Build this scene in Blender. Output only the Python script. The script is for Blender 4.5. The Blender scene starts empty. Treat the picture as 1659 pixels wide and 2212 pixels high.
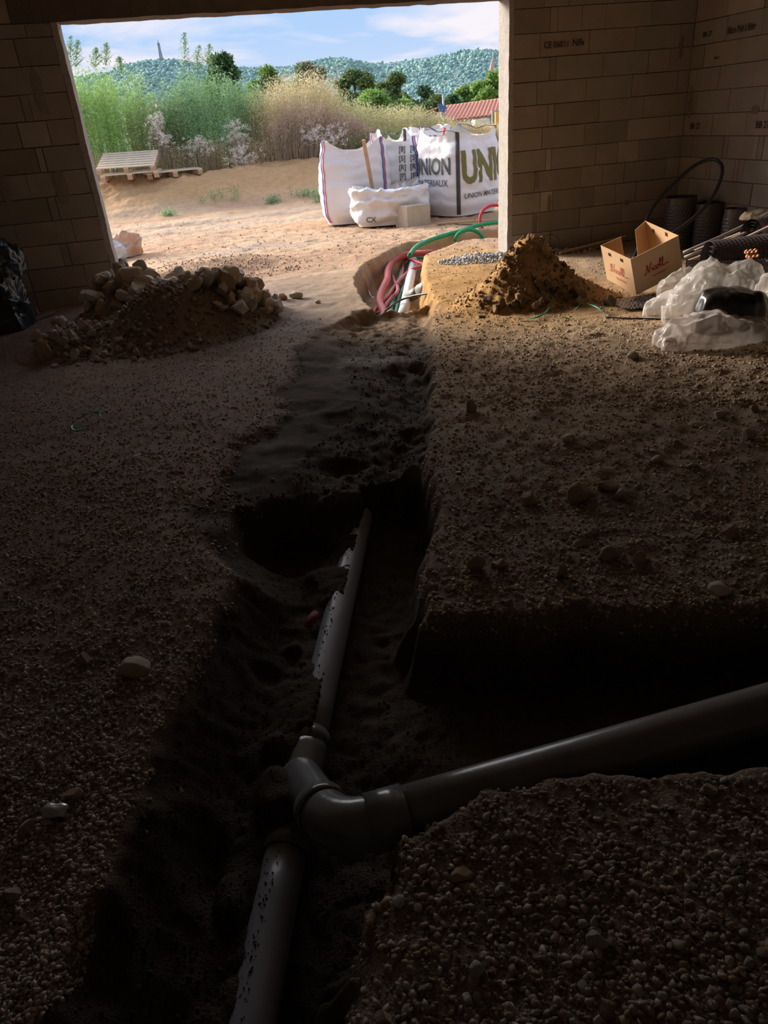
import bpy, bmesh, math, random
import numpy as np
from mathutils import Vector, Matrix
from mathutils.bvhtree import BVHTree
C = bpy.context.scene.collection
SC = bpy.context.scene
PI = math.pi
random.seed(7)
RNG = np.random.default_rng(11)

# ---------------------------------------------------------------- camera
FPX, YAW, PITCH, ROLL = 1547.674, 0.203502, 0.501276, -0.084535
CAM = np.array([-5.1457, -7.591712, 1.201119])
IW, IH = 1659.0, 2212.0
_w = np.array([math.sin(YAW)*math.cos(PITCH), math.cos(YAW)*math.cos(PITCH), -math.sin(PITCH)])
_r = np.array([math.cos(YAW), -math.sin(YAW), 0.0])
_u = np.cross(_r, _w)
_R = math.cos(ROLL)*_r + math.sin(ROLL)*_u
_U = -math.sin(ROLL)*_r + math.cos(ROLL)*_u
cam_data = bpy.data.cameras.new('camera'); cam = bpy.data.objects.new('camera', cam_data); C.objects.link(cam)
cam.matrix_world = Matrix(((_R[0], _U[0], -_w[0], CAM[0]), (_R[1], _U[1], -_w[1], CAM[1]), (_R[2], _U[2], -_w[2], CAM[2]), (0, 0, 0, 1)))
cam_data.sensor_fit = 'HORIZONTAL'; cam_data.sensor_width = 36.0; cam_data.lens = 36.0*FPX/IW
cam_data.clip_start = 0.05; cam_data.clip_end = 6000
SC.camera = cam

def ray(x, y):
    return _w + _R*(x-IW/2)/FPX - _U*(y-IH/2)/FPX
def at(x, y, axis=2, val=-0.17):
    d = ray(x, y); t = (val-CAM[axis])/d[axis]
    return CAM+t*d

# ---------------------------------------------------------------- sky
def build_world():
    w = bpy.data.worlds.new('sky'); SC.world = w; w.use_nodes = True
    N = w.node_tree.nodes; L = w.node_tree.links; N.clear()
    out = N.new('ShaderNodeOutputWorld'); bg = N.new('ShaderNodeBackground')
    tc = N.new('ShaderNodeTexCoord'); sep = N.new('ShaderNodeSeparateXYZ'); L.new(tc.outputs['Generated'], sep.inputs[0])
    # clear-sky gradient from pale horizon to blue zenith
    ramp = N.new('ShaderNodeValToRGB'); L.new(sep.outputs['Z'], ramp.inputs[0])
    e = ramp.color_ramp.elements
    e[0].position = 0.0; e[0].color = (0.68, 0.76, 0.94, 1)
    e[1].position = 1.0; e[1].color = (0.34, 0.52, 0.86, 1)
    k = ramp.color_ramp.elements.new(0.10); k.color = (0.44, 0.64, 0.95, 1)
    k = ramp.color_ramp.elements.new(0.22); k.color = (0.44, 0.63, 0.94, 1)
    # clouds on a plane high above: direction / (z + a)
    add = N.new('ShaderNodeMath'); add.operation = 'ADD'; L.new(sep.outputs['Z'], add.inputs[0]); add.inputs[1].default_value = 0.12
    dx = N.new('ShaderNodeMath'); dx.operation = 'DIVIDE'; L.new(sep.outputs['X'], dx.inputs[0]); L.new(add.outputs[0], dx.inputs[1])
    dy = N.new('ShaderNodeMath'); dy.operation = 'DIVIDE'; L.new(sep.outputs['Y'], dy.inputs[0]); L.new(add.outputs[0], dy.inputs[1])
    cmb = N.new('ShaderNodeCombineXYZ'); L.new(dx.outputs[0], cmb.inputs[0]); L.new(dy.outputs[0], cmb.inputs[1])
    ns = N.new('ShaderNodeTexNoise'); L.new(cmb.outputs[0], ns.inputs['Vector'])
    ns.inputs['Scale'].default_value = 0.75; ns.inputs['Detail'].default_value = 7; ns.inputs['Roughness'].default_value = 0.52; ns.inputs['Distortion'].default_value = 0.35
    cr = N.new('ShaderNodeValToRGB'); L.new(ns.outputs[0], cr.inputs[0])
    cr.color_ramp.elements[0].position = 0.46; cr.color_ramp.elements[0].color = (0, 0, 0, 1)
    cr.color_ramp.elements[1].position = 0.60; cr.color_ramp.elements[1].color = (1, 1, 1, 1)
    mx = N.new('ShaderNodeMixRGB'); L.new(cr.outputs[0], mx.inputs[0]); L.new(ramp.outputs[0], mx.inputs[1]); mx.inputs[2].default_value = (0.93, 0.88, 0.95, 1)
    L.new(mx.outputs[0], bg.inputs[0]); bg.inputs[1].default_value = 0.75
    L.new(bg.outputs[0], out.inputs[0])
build_world()

# low sun veiled by thin cloud, front left of the opening, and an added broad fill sun that brightens the interior
def sun_lamp(name, energy, angle, color, d):
    sd = bpy.data.lights.new(name, 'SUN'); sd.energy = energy; sd.angle = math.radians(angle); sd.color = color
    so_ = bpy.data.objects.new(name, sd); C.objects.link(so_); so_.rotation_euler = Vector(d).to_track_quat('-Z', 'Y').to_euler(); so_.location = (-14, 10, 12)
sun_lamp('sun', 5.6, 17, (1.0, 0.88, 0.75), (0.60, -0.72, -0.34))
sun_lamp('sun_fill', 3.1, 85, (1.0, 0.95, 0.91), (0.30, -0.88, -0.33))
# light portal in the opening (guides the sky light, adds none)
pl = bpy.data.lights.new('opening_portal', 'AREA'); pl.shape = 'RECTANGLE'; pl.size = 3.96; pl.size_y = 2.25
pl.cycles.is_portal = True
po = bpy.data.objects.new('opening_portal', pl); C.objects.link(po); po.location = (-3.99, 0.24, 0.98); po.rotation_euler = (PI/2, 0, 0)
po.rotation_euler = Vector((0, -1, 0)).to_track_quat('-Z', 'Z').to_euler()

SC.view_settings.view_transform = 'Standard'; SC.view_settings.look = 'None'
SC.view_settings.exposure = 0.45; SC.view_settings.gamma = 1.0; SC.view_settings.use_curve_mapping = False
SC.cycles.max_bounces = 8; SC.cycles.diffuse_bounces = 4; SC.cycles.transparent_max_bounces = 16
SC.cycles.use_denoising = True

# ---------------------------------------------------------------- noise
def _h(ix, iy, iz, s):
    n = (ix.astype(np.int64)*374761393+iy.astype(np.int64)*668265263+iz.astype(np.int64)*2147483647+s*1274126177) & 0xffffffff
    n = ((n ^ (n >> 13))*1274126177) & 0xffffffff
    n = ((n ^ (n >> 15))*2246822519) & 0xffffffff
    return ((n ^ (n >> 16)) & 0xffffff)/float(0xffffff)*2-1
def vn3(x, y, z, s=0):
    x, y, z = np.broadcast_arrays(np.asarray(x, float), np.asarray(y, float), np.asarray(z, float))
    ix, iy, iz = np.floor(x), np.floor(y), np.floor(z)
    fx, fy, fz = x-ix, y-iy, z-iz
    fx, fy, fz = [f*f*(3-2*f) for f in (fx, fy, fz)]
    def c(a, b, d): return _h(ix+a, iy+b, iz+d, s)
    x00 = c(0,0,0)*(1-fx)+c(1,0,0)*fx; x10 = c(0,1,0)*(1-fx)+c(1,1,0)*fx
    x01 = c(0,0,1)*(1-fx)+c(1,0,1)*fx; x11 = c(0,1,1)*(1-fx)+c(1,1,1)*fx
    return (x00*(1-fy)+x10*fy)*(1-fz)+(x01*(1-fy)+x11*fy)*fz
def vn2(x, y, s=0):
    x = np.asarray(x, float); y = np.asarray(y, float)
    ix, iy = np.floor(x), np.floor(y); fx, fy = x-ix, y-iy
    fx = fx*fx*(3-2*fx); fy = fy*fy*(3-2*fy); z = np.zeros_like(ix)
    return (_h(ix,iy,z,s)*(1-fx)+_h(ix+1,iy,z,s)*fx)*(1-fy)+(_h(ix,iy+1,z,s)*(1-fx)+_h(ix+1,iy+1,z,s)*fx)*fy
def fb2(x, y, o=4, s=0, g=0.5):
    r = 0; a = 1; t = 0; f = 1
    for i in range(o):
        r = r+a*vn2(x*f+17.3*i, y*f-9.1*i, s+i); t += a; a *= g; f *= 2.03
    return r/t
def fb3(x, y, z, o=3, s=0, g=0.5):
    r = 0; a = 1; t = 0; f = 1
    for i in range(o):
        r = r+a*vn3(x*f+7.7*i, y*f-3.1*i, z*f+1.9*i, s+i); t += a; a *= g; f *= 2.03
    return r/t
def ss(x, a, b):
    t = np.clip((x-a)/(b-a), 0, 1); return t*t*(3-2*t)
def sdf(x, y, poly):                       # positive inside
    d = np.full(x.shape, 1e9); ins = np.zeros(x.shape, bool); n = len(poly)
    for i in range(n):
        ax, ay = poly[i]; bx, by = poly[(i+1) % n]
        ex, ey = bx-ax, by-ay; wx, wy = x-ax, y-ay
        t = np.clip((wx*ex+wy*ey)/(ex*ex+ey*ey), 0, 1)
        d = np.minimum(d, (wx-ex*t)**2+(wy-ey*t)**2)
        c = ((ay > y) != (by > y)) & (x < (bx-ax)*(y-ay)/((by-ay) if by != ay else 1e-9)+ax)
        ins ^= c
    d = np.sqrt(d); return np.where(ins, d, -d)

# ---------------------------------------------------------------- terrain height
PIPE = [(-4.60, -4.55), (-4.881, -5.359), (-5.044, -5.831), (-5.24, -6.43), (-5.50, -7.25), (-5.8, -8.3)]
def xpipe(y): return np.interp(y, [p[1] for p in PIPE][::-1], [p[0] for p in PIPE][::-1])
def xleft(y): return np.interp(y, [-8.5, -6.76, -6.44, -6.18, -5.95, -5.54, -5.39, -4.9, -4.47, -3.71, -2.6], [-6.1, -5.72, -5.60, -5.54, -5.46, -5.32, -5.26, -5.50, -5.31, -4.86, -4.75])
OUT_T = [(-3.90,-1.80),(-3.89,-1.19),(-3.77,-.31),(-3.44,.51),(-2.80,1.31),(-2.2,1.55),(-1.0,1.7),(0.6,1.7),(0.6,1.05),(-1.7,1.01),(-2.15,.96),(-2.75,.49),(-3.15,-.75),(-3.33,-1.70)]
FILL = [(-3.98,-1.72),(-3.30,-1.62),(-3.90,-3.52),(-4.23,-4.6),(-4.40,-4.78),(-5.40,-4.85),(-5.25,-4.2),(-4.92,-3.6),(-4.72,-2.6),(-4.3,-2.0)]
PIT = [(-4.70,-4.70),(-4.30,-4.62),(-4.40,-5.15),(-4.55,-5.44),(-4.66,-5.83),(-4.45,-5.90),(-4.20,-5.95),(-3.70,-6.15),(-2.5,-6.6),(-1.6,-6.9),(-1.6,-7.6),(-2.5,-7.25),(-3.6,-6.80),(-4.13,-6.68),(-4.49,-6.59),(-4.95,-6.60),(-5.08,-6.75),(-5.15,-6.95),(-5.25,-7.6),(-5.5,-9),(-6.3,-9),(-6.0,-7.5),(-5.6,-6.6),(-5.35,-5.8),(-5.1,-5.2)]
def masks(x, y):
    wob = (0.05+0.09*(1-ss(x, -4.75, -4.4)))*fb2(x*3.2, y*3.2, 4, 90)+0.018*fb2(x*19, y*19, 2, 91)
    sf = sdf(x, y, FILL)+wob*1.3
    sp = sdf(x, y, PIT)+wob*0.9
    so = sdf(x, y, OUT_T)+wob*0.6
    return sf, sp, so
def H(x, y, full=False):
    x = np.atleast_1d(np.asarray(x, float)); y = np.atleast_1d(np.asarray(y, float))
    sf, sp, so = masks(x, y)
    inside = 1-ss(y, 0.2, 1.5)
    z = -0.17+0.030*fb2(x*.9, y*.9, 3, 1)+0.012*fb2(x*4, y*4, 3, 2)+0.006*fb2(x*14, y*14, 3, 3)
    z = z-0.05*ss(x, -2.5, -0.3)*inside
    z = z-0.06*ss(-x, 6.2, 7.4)*inside
    # right shoulder of the trench is a little heaped
    z = z+0.035*ss(x, -3.55, -3.1)*(1-ss(x, -2.9, -2.2))*ss(y, -3.2, -2.2)*(1-ss(y, -0.9, 0.0))
    lum = fb2(x*7+2, y*7, 3, 5)
    z = z+0.022*np.abs(lum)*ss(x, -4.6, -4.0)*(1-ss(y, -3.5, -2.5))
    # filled trench: damp sand, uneven, sharp on the right side, feathered on the left
    dr = sdf(x, y, FILL)
    fe = ss(sf, 0.0, 0.10)*(0.25+0.75*ss(x-xleft(y), 0.15, 0.9))
    zs = -0.250+0.055*fb2(x*2.9, y*2.6, 2, 20)+0.030*np.abs(fb2(x*5.5, y*4.0, 3, 21))+0.030*fb2(x*9, y*7, 3, 24)
    for (fx, fy, rx, ry, dp) in FEET: zs = zs-dp*np.exp(-(((x-fx)/rx)**2+((y-fy)/ry)**2)**2)+0.3*dp*np.exp(-(((x-fx)/(rx*1.7))**2+((y-fy)/(ry*1.7))**2)**2)
    z = z*(1-fe)+zs*fe
    # left slope of sand down to the main pipe
    xp, xl = xpipe(y), xleft(y)
    m = (y < -4.6) & (x < xp+0.02)
    t = np.clip((x-xl)/(xp-xl), 0, 1)
    zd = -0.185-0.185*ss(t, 0.0, 0.62)+0.020*fb2(x*6, y*6, 3, 30)+0.012*np.abs(fb2(x*16, y*16, 2, 31))
    zd = zd+0.040*ss(t, 0.6, 0.97)*(0.20+1.1*fb2(x*0+3, y*4.5, 2, 33))
    zd = zd-0.07*np.exp(-(((x+5.02)/.20)**2+((y+4.98)/.16)**2)**2)
    for (fx, fy, rx, ry, dp) in FEET2: zd = zd-dp*np.exp(-(((x-fx)/rx)**2+((y-fy)/ry)**2)**2)+0.25*dp*np.exp(-(((x-fx)/(rx*1.7))**2+((y-fy)/(ry*1.7))**2)**2)
    wl = ss(-y+0.09*fb2(x*3.1, y*2, 2, 34)-.34*(1-ss(t, .15, .5)), 4.74, 4.92)*ss(t, -0.02, 0.10)
    crumb = 0.0045*fb2(x*46, y*46, 2, 35)+0.006*fb2(x*22, y*22, 2, 36)
    z = np.where(m, z*(1-wl)+(zd+crumb)*wl, z+crumb*fe)
    # open pit right of the pipe and the branch trench
    wp = ss(sp, -0.01, 0.11)
    zb = -0.475+0.018*fb2(x*5, y*5, 3, 40)+0.014*np.abs(fb2(x*13, y*13, 2, 41))
    zb = zb+0.16*ss(x, -4.95, -4.6)*np.exp(-((y+6.42)/0.20)**2)+0.03*ss(x,-4.3,-3.6)*np.exp(-((y+6.42)/0.20)**2)
    zb = zb+0.05*np.exp(-(((x+4.72)/.14)**2+((y+6.05)/.16)**2))
    zb = zb+crumb
    r = (x >= xp+0.02) & (y < -4.4)
    z = np.where(r, z*(1-wp)+zb*wp, z)
    # sand thrown over the pipe
    for (fx, fy, rx, ry, zt) in HEAPS:
        g = np.exp(-(((x-fx)/rx)**2+((y-fy)/ry)**2)**2)
        z = np.maximum(z, zt*g+(-0.60)*(1-g)+0.014*fb2(x*18, y*18, 2, 44))
    # open trench at the doorway
    wo = ss(so, 0.0, 0.10)*ss(y, -1.86, -1.72)
    zo = -0.47+0.03*fb2(x*6, y*6, 3, 50)
    zo = zo-0.16*ss(y,-1.5,0.5)*0
    z = z*(1-wo)+zo*wo
    # ground outside: low spoil, bank, falling valley
    out = ss(y, 0.3, 1.6)
    z = z+out*(0.035*fb2(x*1.3, y*1.3, 3, 60)+0.03*np.abs(fb2(x*4, y*4, 3, 61))*ss(y, 0.3, 1.5)*(1-ss(y, 5, 8))*.8)
    z = z+0.18*np.exp(-(((x+5.0)/.75)**2+((y-1.0)/.55)**2))*out
    z = z+0.16*np.exp(-(((x+5.5)/.5)**2+((y-0.55)/.5)**2))*ss(y, 0.0, 0.5)
    z = z-(0.05*np.exp(-((y-5.6-.10*x)/.22)**2)+0.05*np.exp(-((y-7.0-.12*x)/.22)**2))*out*(1-ss(x, -2, -1))+0.012*np.abs(fb2(x*12, y*12, 2, 65))*out
    yb = y-8.2+0.35*fb2(x*.7, y*.7, 2, 62)
    bank = ss(yb, 0.0, 2.4)
    z = z+bank*(0.60+0.13*fb2(x*1.6, y*1.6, 4, 63)+0.05*np.abs(fb2(x*7, y*5, 3, 64)))
    z = z-(0.22*(y-12.4)).clip(0, 6.2)
    if full: return z, sf, sp, so, fe, wp, wo, bank, t
    return z
FEET = [(-4.30,-2.55,.16,.11,.035),(-4.2,-2.25,.12,.09,.03),(-4.05,-2.05,.12,.08,.03),(-4.15,-3.0,.16,.13,.02),(-4.0,-3.25,.12,.12,.05),(-4.75,-3.75,.14,.09,.07),(-4.62,-3.95,.1,.08,.05),(-4.4,-3.6,.14,.1,.03),(-4.25,-4.3,.1,.09,.05),(-4.95,-4.35,.14,.07,.04),(-4.7,-4.5,.12,.07,.05),(-5.2,-4.6,.12,.06,.05)]
FEET2 = [(-5.42,-6.37,.055,.10,.05),(-5.62,-6.62,.06,.09,.06),(-5.37,-6.5,.04,.07,.03),(-5.2,-5.75,.05,.05,.03)]
HEAPS = [(-5.215,-6.24,.095,.17,-.305),(-5.20,-6.05,.07,.09,-.33),(-5.095,-5.62,.055,.05,-.355),(-4.97,-5.22,.05,.09,-.35),(-4.835,-4.95,.06,.10,-.35),(-5.36,-6.48,.06,.12,-.335)]
def hz(x, y): return float(H(x, y)[0])
def onground(px, py, z0=-0.17, n=14):
    z = z0
    for i in range(n):
        p = at(px, py, 2, z); z = 0.5*z+0.5*hz(p[0], p[1])
    p = at(px, py, 2, z); return np.array([p[0], p[1], hz(p[0], p[1])])

# ---------------------------------------------------------------- materials
MATS = {}
def mat(name, c1, c2=None, rough=0.9, scale=8.0, bump=0.0, bscale=60.0, metal=0.0, spec=0.3, attr=False, detail=5, coat=0.0, alpha=None, trans=0.0, sss=0):
    if name in MATS: return MATS[name]
    m = bpy.data.materials.new(name); m.use_nodes = True; MATS[name] = m
    N = m.node_tree.nodes; L = m.node_tree.links
    b = N['Principled BSDF']; b.inputs['Roughness'].default_value = rough; b.inputs['Metallic'].default_value = metal
    b.inputs['Specular IOR Level'].default_value = spec; b.inputs['Coat Weight'].default_value = coat
    b.inputs['Transmission Weight'].default_value = trans
    tc = N.new('ShaderNodeTexCoord'); ns = N.new('ShaderNodeTexNoise'); L.new(tc.outputs['Object'], ns.inputs['Vector'])
    ns.inputs['Scale'].default_value = scale; ns.inputs['Detail'].default_value = detail
    mx = N.new('ShaderNodeMixRGB'); cr = N.new('ShaderNodeValToRGB'); L.new(ns.outputs[0], cr.inputs[0]); L.new(cr.outputs[0], mx.inputs[0])
    cr.color_ramp.elements[0].position = 0.32; cr.color_ramp.elements[1].position = 0.68
    mx.inputs[1].default_value = (*c1, 1); mx.inputs[2].default_value = (*(c2 or c1), 1)
    col = mx.outputs[0]
    if attr:
        at_ = N.new('ShaderNodeAttribute'); at_.attribute_name = 'Col'
        m2 = N.new('ShaderNodeMixRGB'); m2.blend_type = 'MULTIPLY'; m2.inputs[0].default_value = 1
        L.new(col, m2.inputs[1]); L.new(at_.outputs['Color'], m2.inputs[2]); col = m2.outputs[0]
    L.new(col, b.inputs['Base Color'])
    if alpha is not None: b.inputs['Alpha'].default_value = alpha
    if bump:
        n2 = N.new('ShaderNodeTexNoise'); L.new(tc.outputs['Object'], n2.inputs['Vector']); n2.inputs['Scale'].default_value = bscale; n2.inputs['Detail'].default_value = 4
        bp = N.new('ShaderNodeBump'); bp.inputs['Strength'].default_value = bump; bp.inputs['Distance'].default_value = 0.01
        L.new(n2.outputs[0], bp.inputs['Height']); L.new(bp.outputs[0], b.inputs['Normal'])
    return m

# ---------------------------------------------------------------- object helpers
def tag(o, label=None, cat=None, group=None, kind=None):
    if label: o['label'] = label
    if cat: o['category'] = cat
    if group: o['group'] = group
    if kind: o['kind'] = kind
    return o
def thing(name, label, cat, loc=(0,0,0), rotz=0, group=None):
    o = bpy.data.objects.new(name, None); C.objects.link(o); o.location = loc; o.rotation_euler = (0,0,rotz)
    o.empty_display_size = 0.1
    return tag(o, label, cat, group)
def link(name, me, m, parent=None, loc=None, world=False):
    if m is not None and not me.materials: me.materials.append(m)
    o = bpy.data.objects.new(name, me); C.objects.link(o)
    if loc is not None: o.location = loc
    if parent is not None:
        o.parent = parent
        if world:
            M = Matrix.LocRotScale(parent.location, parent.rotation_euler, parent.scale)
            o.matrix_parent_inverse = M.inverted()
    return o
def mesh(name, V, F, m=None, parent=None, smooth=True, world=True, loc=None, col=None):
    me = bpy.data.meshes.new(name)
    V = np.asarray(V, dtype=np.float32).reshape(-1, 3)
    if isinstance(F, np.ndarray):
        k = F.shape[1]; n = len(F)
        me.vertices.add(len(V)); me.vertices.foreach_set('co', V.ravel())
        me.loops.add(n*k); me.loops.foreach_set('vertex_index', F.astype(np.int32).ravel())
        me.polygons.add(n); me.polygons.foreach_set('loop_start', np.arange(0, n*k, k, dtype=np.int32))
        me.update(calc_edges=True)
    else:
        me.from_pydata([tuple(map(float, v)) for v in V], [], [tuple(int(i) for i in f) for f in F])
    if smooth: me.polygons.foreach_set('use_smooth', np.ones(len(me.polygons), bool))
    if col is not None:
        a = me.color_attributes.new('Col', 'FLOAT_COLOR', 'POINT')
        c = np.ones((len(V), 4), np.float32); c[:, :3] = col; a.data.foreach_set('color', c.ravel())
    me.update()
    return link(name, me, m, parent, loc, world)
def grid_faces(nu, nv, closeu=False):
    i = np.arange(nu if closeu else nu-1); j = np.arange(nv-1)
    I, J = np.meshgrid(i, j, indexing='ij'); I2 = (I+1) % nu
    return np.stack([I*nv+J, I2*nv+J, I2*nv+J+1, I*nv+J+1], -1).reshape(-1, 4)
def box(name, lo, hi, m, parent=None, bevel=0.0, rot=None, world=True, smooth=False):
    lo = np.array(lo, float); hi = np.array(hi, float); c = (lo+hi)/2; s = (hi-lo)/2
    bm = bmesh.new(); bmesh.ops.create_cube(bm, size=2)
    for v in bm.verts: v.co = Vector(v.co*1); v.co.x *= s[0]; v.co.y *= s[1]; v.co.z *= s[2]
    if bevel: bmesh.ops.bevel(bm, geom=bm.edges[:], offset=bevel, segments=1, affect='EDGES')
    if rot is not None: bmesh.ops.transform(bm, matrix=rot.to_4x4(), verts=bm.verts)
    bmesh.ops.translate(bm, verts=bm.verts, vec=Vector(c))
    me = bpy.data.meshes.new(name); bm.to_mesh(me); bm.free()
    if smooth: me.polygons.foreach_set('use_smooth', np.ones(len(me.polygons), bool))
    return link(name, me, m, parent, None, world)
def catmull(P, n=8, closed=False):
    P = [np.array(p, float) for p in P]
    if len(P) < 3: return np.array([P[0]+(P[1]-P[0])*t for t in np.linspace(0, 1, n+1)])
    Q = [2*P[0]-P[1]]+P+[2*P[-1]-P[-2]]; out = []
    for i in range(1, len(Q)-2):
        for t in np.linspace(0, 1, n, endpoint=False):
            a, b, c, d = Q[i-1:i+3]
            out.append(0.5*(2*b+(c-a)*t+(2*a-5*b+4*c-d)*t*t+(3*b-a-3*c+d)*t**3))
    out.append(P[-1]); return np.array(out)
def tube_geo(P, r, seg=12, rib=None, caps=True, squash=None):
    P = np.asarray(P, float); n = len(P); r = np.broadcast_to(r, (n,)).astype(float).copy()
    T = np.gradient(P, axis=0); T /= np.linalg.norm(T, axis=1)[:, None]+1e-12
    up = np.array([0, 0, 1.0]) if abs(T[0][2]) < 0.9 else np.array([1.0, 0, 0])
    A = np.zeros((n, 3)); a = up-T[0]*(up@T[0]); a /= np.linalg.norm(a)
    for i in range(n):
        a = a-T[i]*(a@T[i]); a /= np.linalg.norm(a)+1e-12; A[i] = a
    B = np.cross(T, A)
    if rib:
        s = np.concatenate([[0], np.cumsum(np.linalg.norm(np.diff(P, axis=0), axis=1))]); r = r*(1+rib[1]*np.sign(np.sin(s*2*PI/rib[0])))
    th = np.arange(seg)*2*PI/seg
    V = P[:, None]+r[:, None, None]*(A[:, None]*np.cos(th)[None, :, None]*(squash or 1)+B[:, None]*np.sin(th)[None, :, None])
    F = []
    for i in range(n-1):
        for j in range(seg): F.append((i*seg+j, i*seg+(j+1) % seg, (i+1)*seg+(j+1) % seg, (i+1)*seg+j))
    if caps: F.append(tuple(range(seg))[::-1]); F.append(tuple((n-1)*seg+j for j in range(seg)))
    return V.reshape(-1, 3), F
def tube(name, P, r, m, parent=None, seg=12, rib=None, caps=True, world=True, squash=None, smooth=True):
    V, F = tube_geo(P, r, seg, rib, caps, squash); return mesh(name, V, F, m, parent, smooth=smooth, world=world)
def hollow_pipe(name, P, r, m, parent=None, seg=24, wall=0.004, world=True):
    V1, F1 = tube_geo(P, r, seg, caps=False); V2, F2 = tube_geo(P, r-wall, seg, caps=False); n = len(P); k = len(V1)
    F = F1+[tuple(i+k for i in f[::-1]) for f in F2]
    for e in (0, (n-1)*seg):
        for j in range(seg):
            q = (e+j, e+(j+1) % seg, k+e+(j+1) % seg, k+e+j); F.append(q if e else q[::-1])
    return mesh(name, np.vstack([V1, V2]), F, m, parent, world=world)
def ico(sub):
    bm = bmesh.new(); bmesh.ops.create_icosphere(bm, subdivisions=sub, radius=1)
    V = np.array([v.co[:] for v in bm.verts]); F = np.array([[v.index for v in f.verts] for f in bm.faces]); bm.free(); return V, F
ICO = {k: ico(k) for k in (1, 2, 3, 4)}
def rock_geo(seed, sub=3, cuts=9, rough=0.12, dims=(1, 1, 1)):
    rg = np.random.default_rng(seed); V, F = ICO[sub]; V = V.copy()
    for i in range(cuts):
        n = rg.normal(size=3); n /= np.linalg.norm(n); d = rg.uniform(0.42, 0.82)
        e = V@n-d; V = V-np.outer(np.clip(e, 0, None), n)
    o = rg.uniform(0, 50, 3)
    k = 1+rough*fb3(V[:, 0]*1.6+o[0], V[:, 1]*1.6+o[1], V[:, 2]*1.6+o[2], 4)
    return V*k[:, None]*np.array(dims), F
def rotm(rg):
    q = rg.normal(size=4); q /= np.linalg.norm(q); w, x, y, z = q
    return np.array([[1-2*(y*y+z*z), 2*(x*y-z*w), 2*(x*z+y*w)], [2*(x*y+z*w), 1-2*(x*x+z*z), 2*(y*z-x*w)], [2*(x*z-y*w), 2*(y*z+x*w), 1-2*(x*x+y*y)]])
def scatter_stones(name, pts, sizes, cols, m, sub=1, flat=0.6, parent=None, smooth=False, sink=0.25, var=8, kind='stuff', seed=3):
    """many small pebbles joined in one mesh"""
    rg = np.random.default_rng(seed); base = [rock_geo(1000+i, sub, 5, 0.25, (1, rg.uniform(.6, .95), rg.uniform(flat*.7, flat*1.2))) for i in range(var)]
    n = len(pts); nv = len(base[0][0]); F0 = base[0][1]
    V = np.empty((n, nv, 3), np.float32); pick = rg.integers(0, var, n)
    ang = rg.uniform(0, 2*PI, n); ti = rg.normal(0, 0.35, (n, 2))
    for b in range(var):
        k = np.where(pick == b)[0]
        if len(k) == 0: continue
        B = base[b][0]
        ca, sa = np.cos(ang[k]), np.sin(ang[k])
        x = B[None, :, 0]*sizes[k, None]; y = B[None, :, 1]*sizes[k, None]; z = B[None, :, 2]*sizes[k, None]
        z2 = z+x*ti[k, 0:1]+y*ti[k, 1:2]
        V[k, :, 0] = x*ca[:, None]-y*sa[:, None]+pts[k, 0:1]
        V[k, :, 1] = x*sa[:, None]+y*ca[:, None]+pts[k, 1:2]
        V[k, :, 2] = z2+pts[k, 2:3]+(flat*sizes[k]*(1-2*sink))[:, None]*0.7
    F = (F0[None]+(np.arange(n)*nv)[:, None, None]).reshape(-1, 3)
    o = mesh(name, V.reshape(-1, 3), F, m, parent, smooth=smooth, col=np.repeat(cols, nv, axis=0))
    if kind: o['kind'] = kind
    return o
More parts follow.
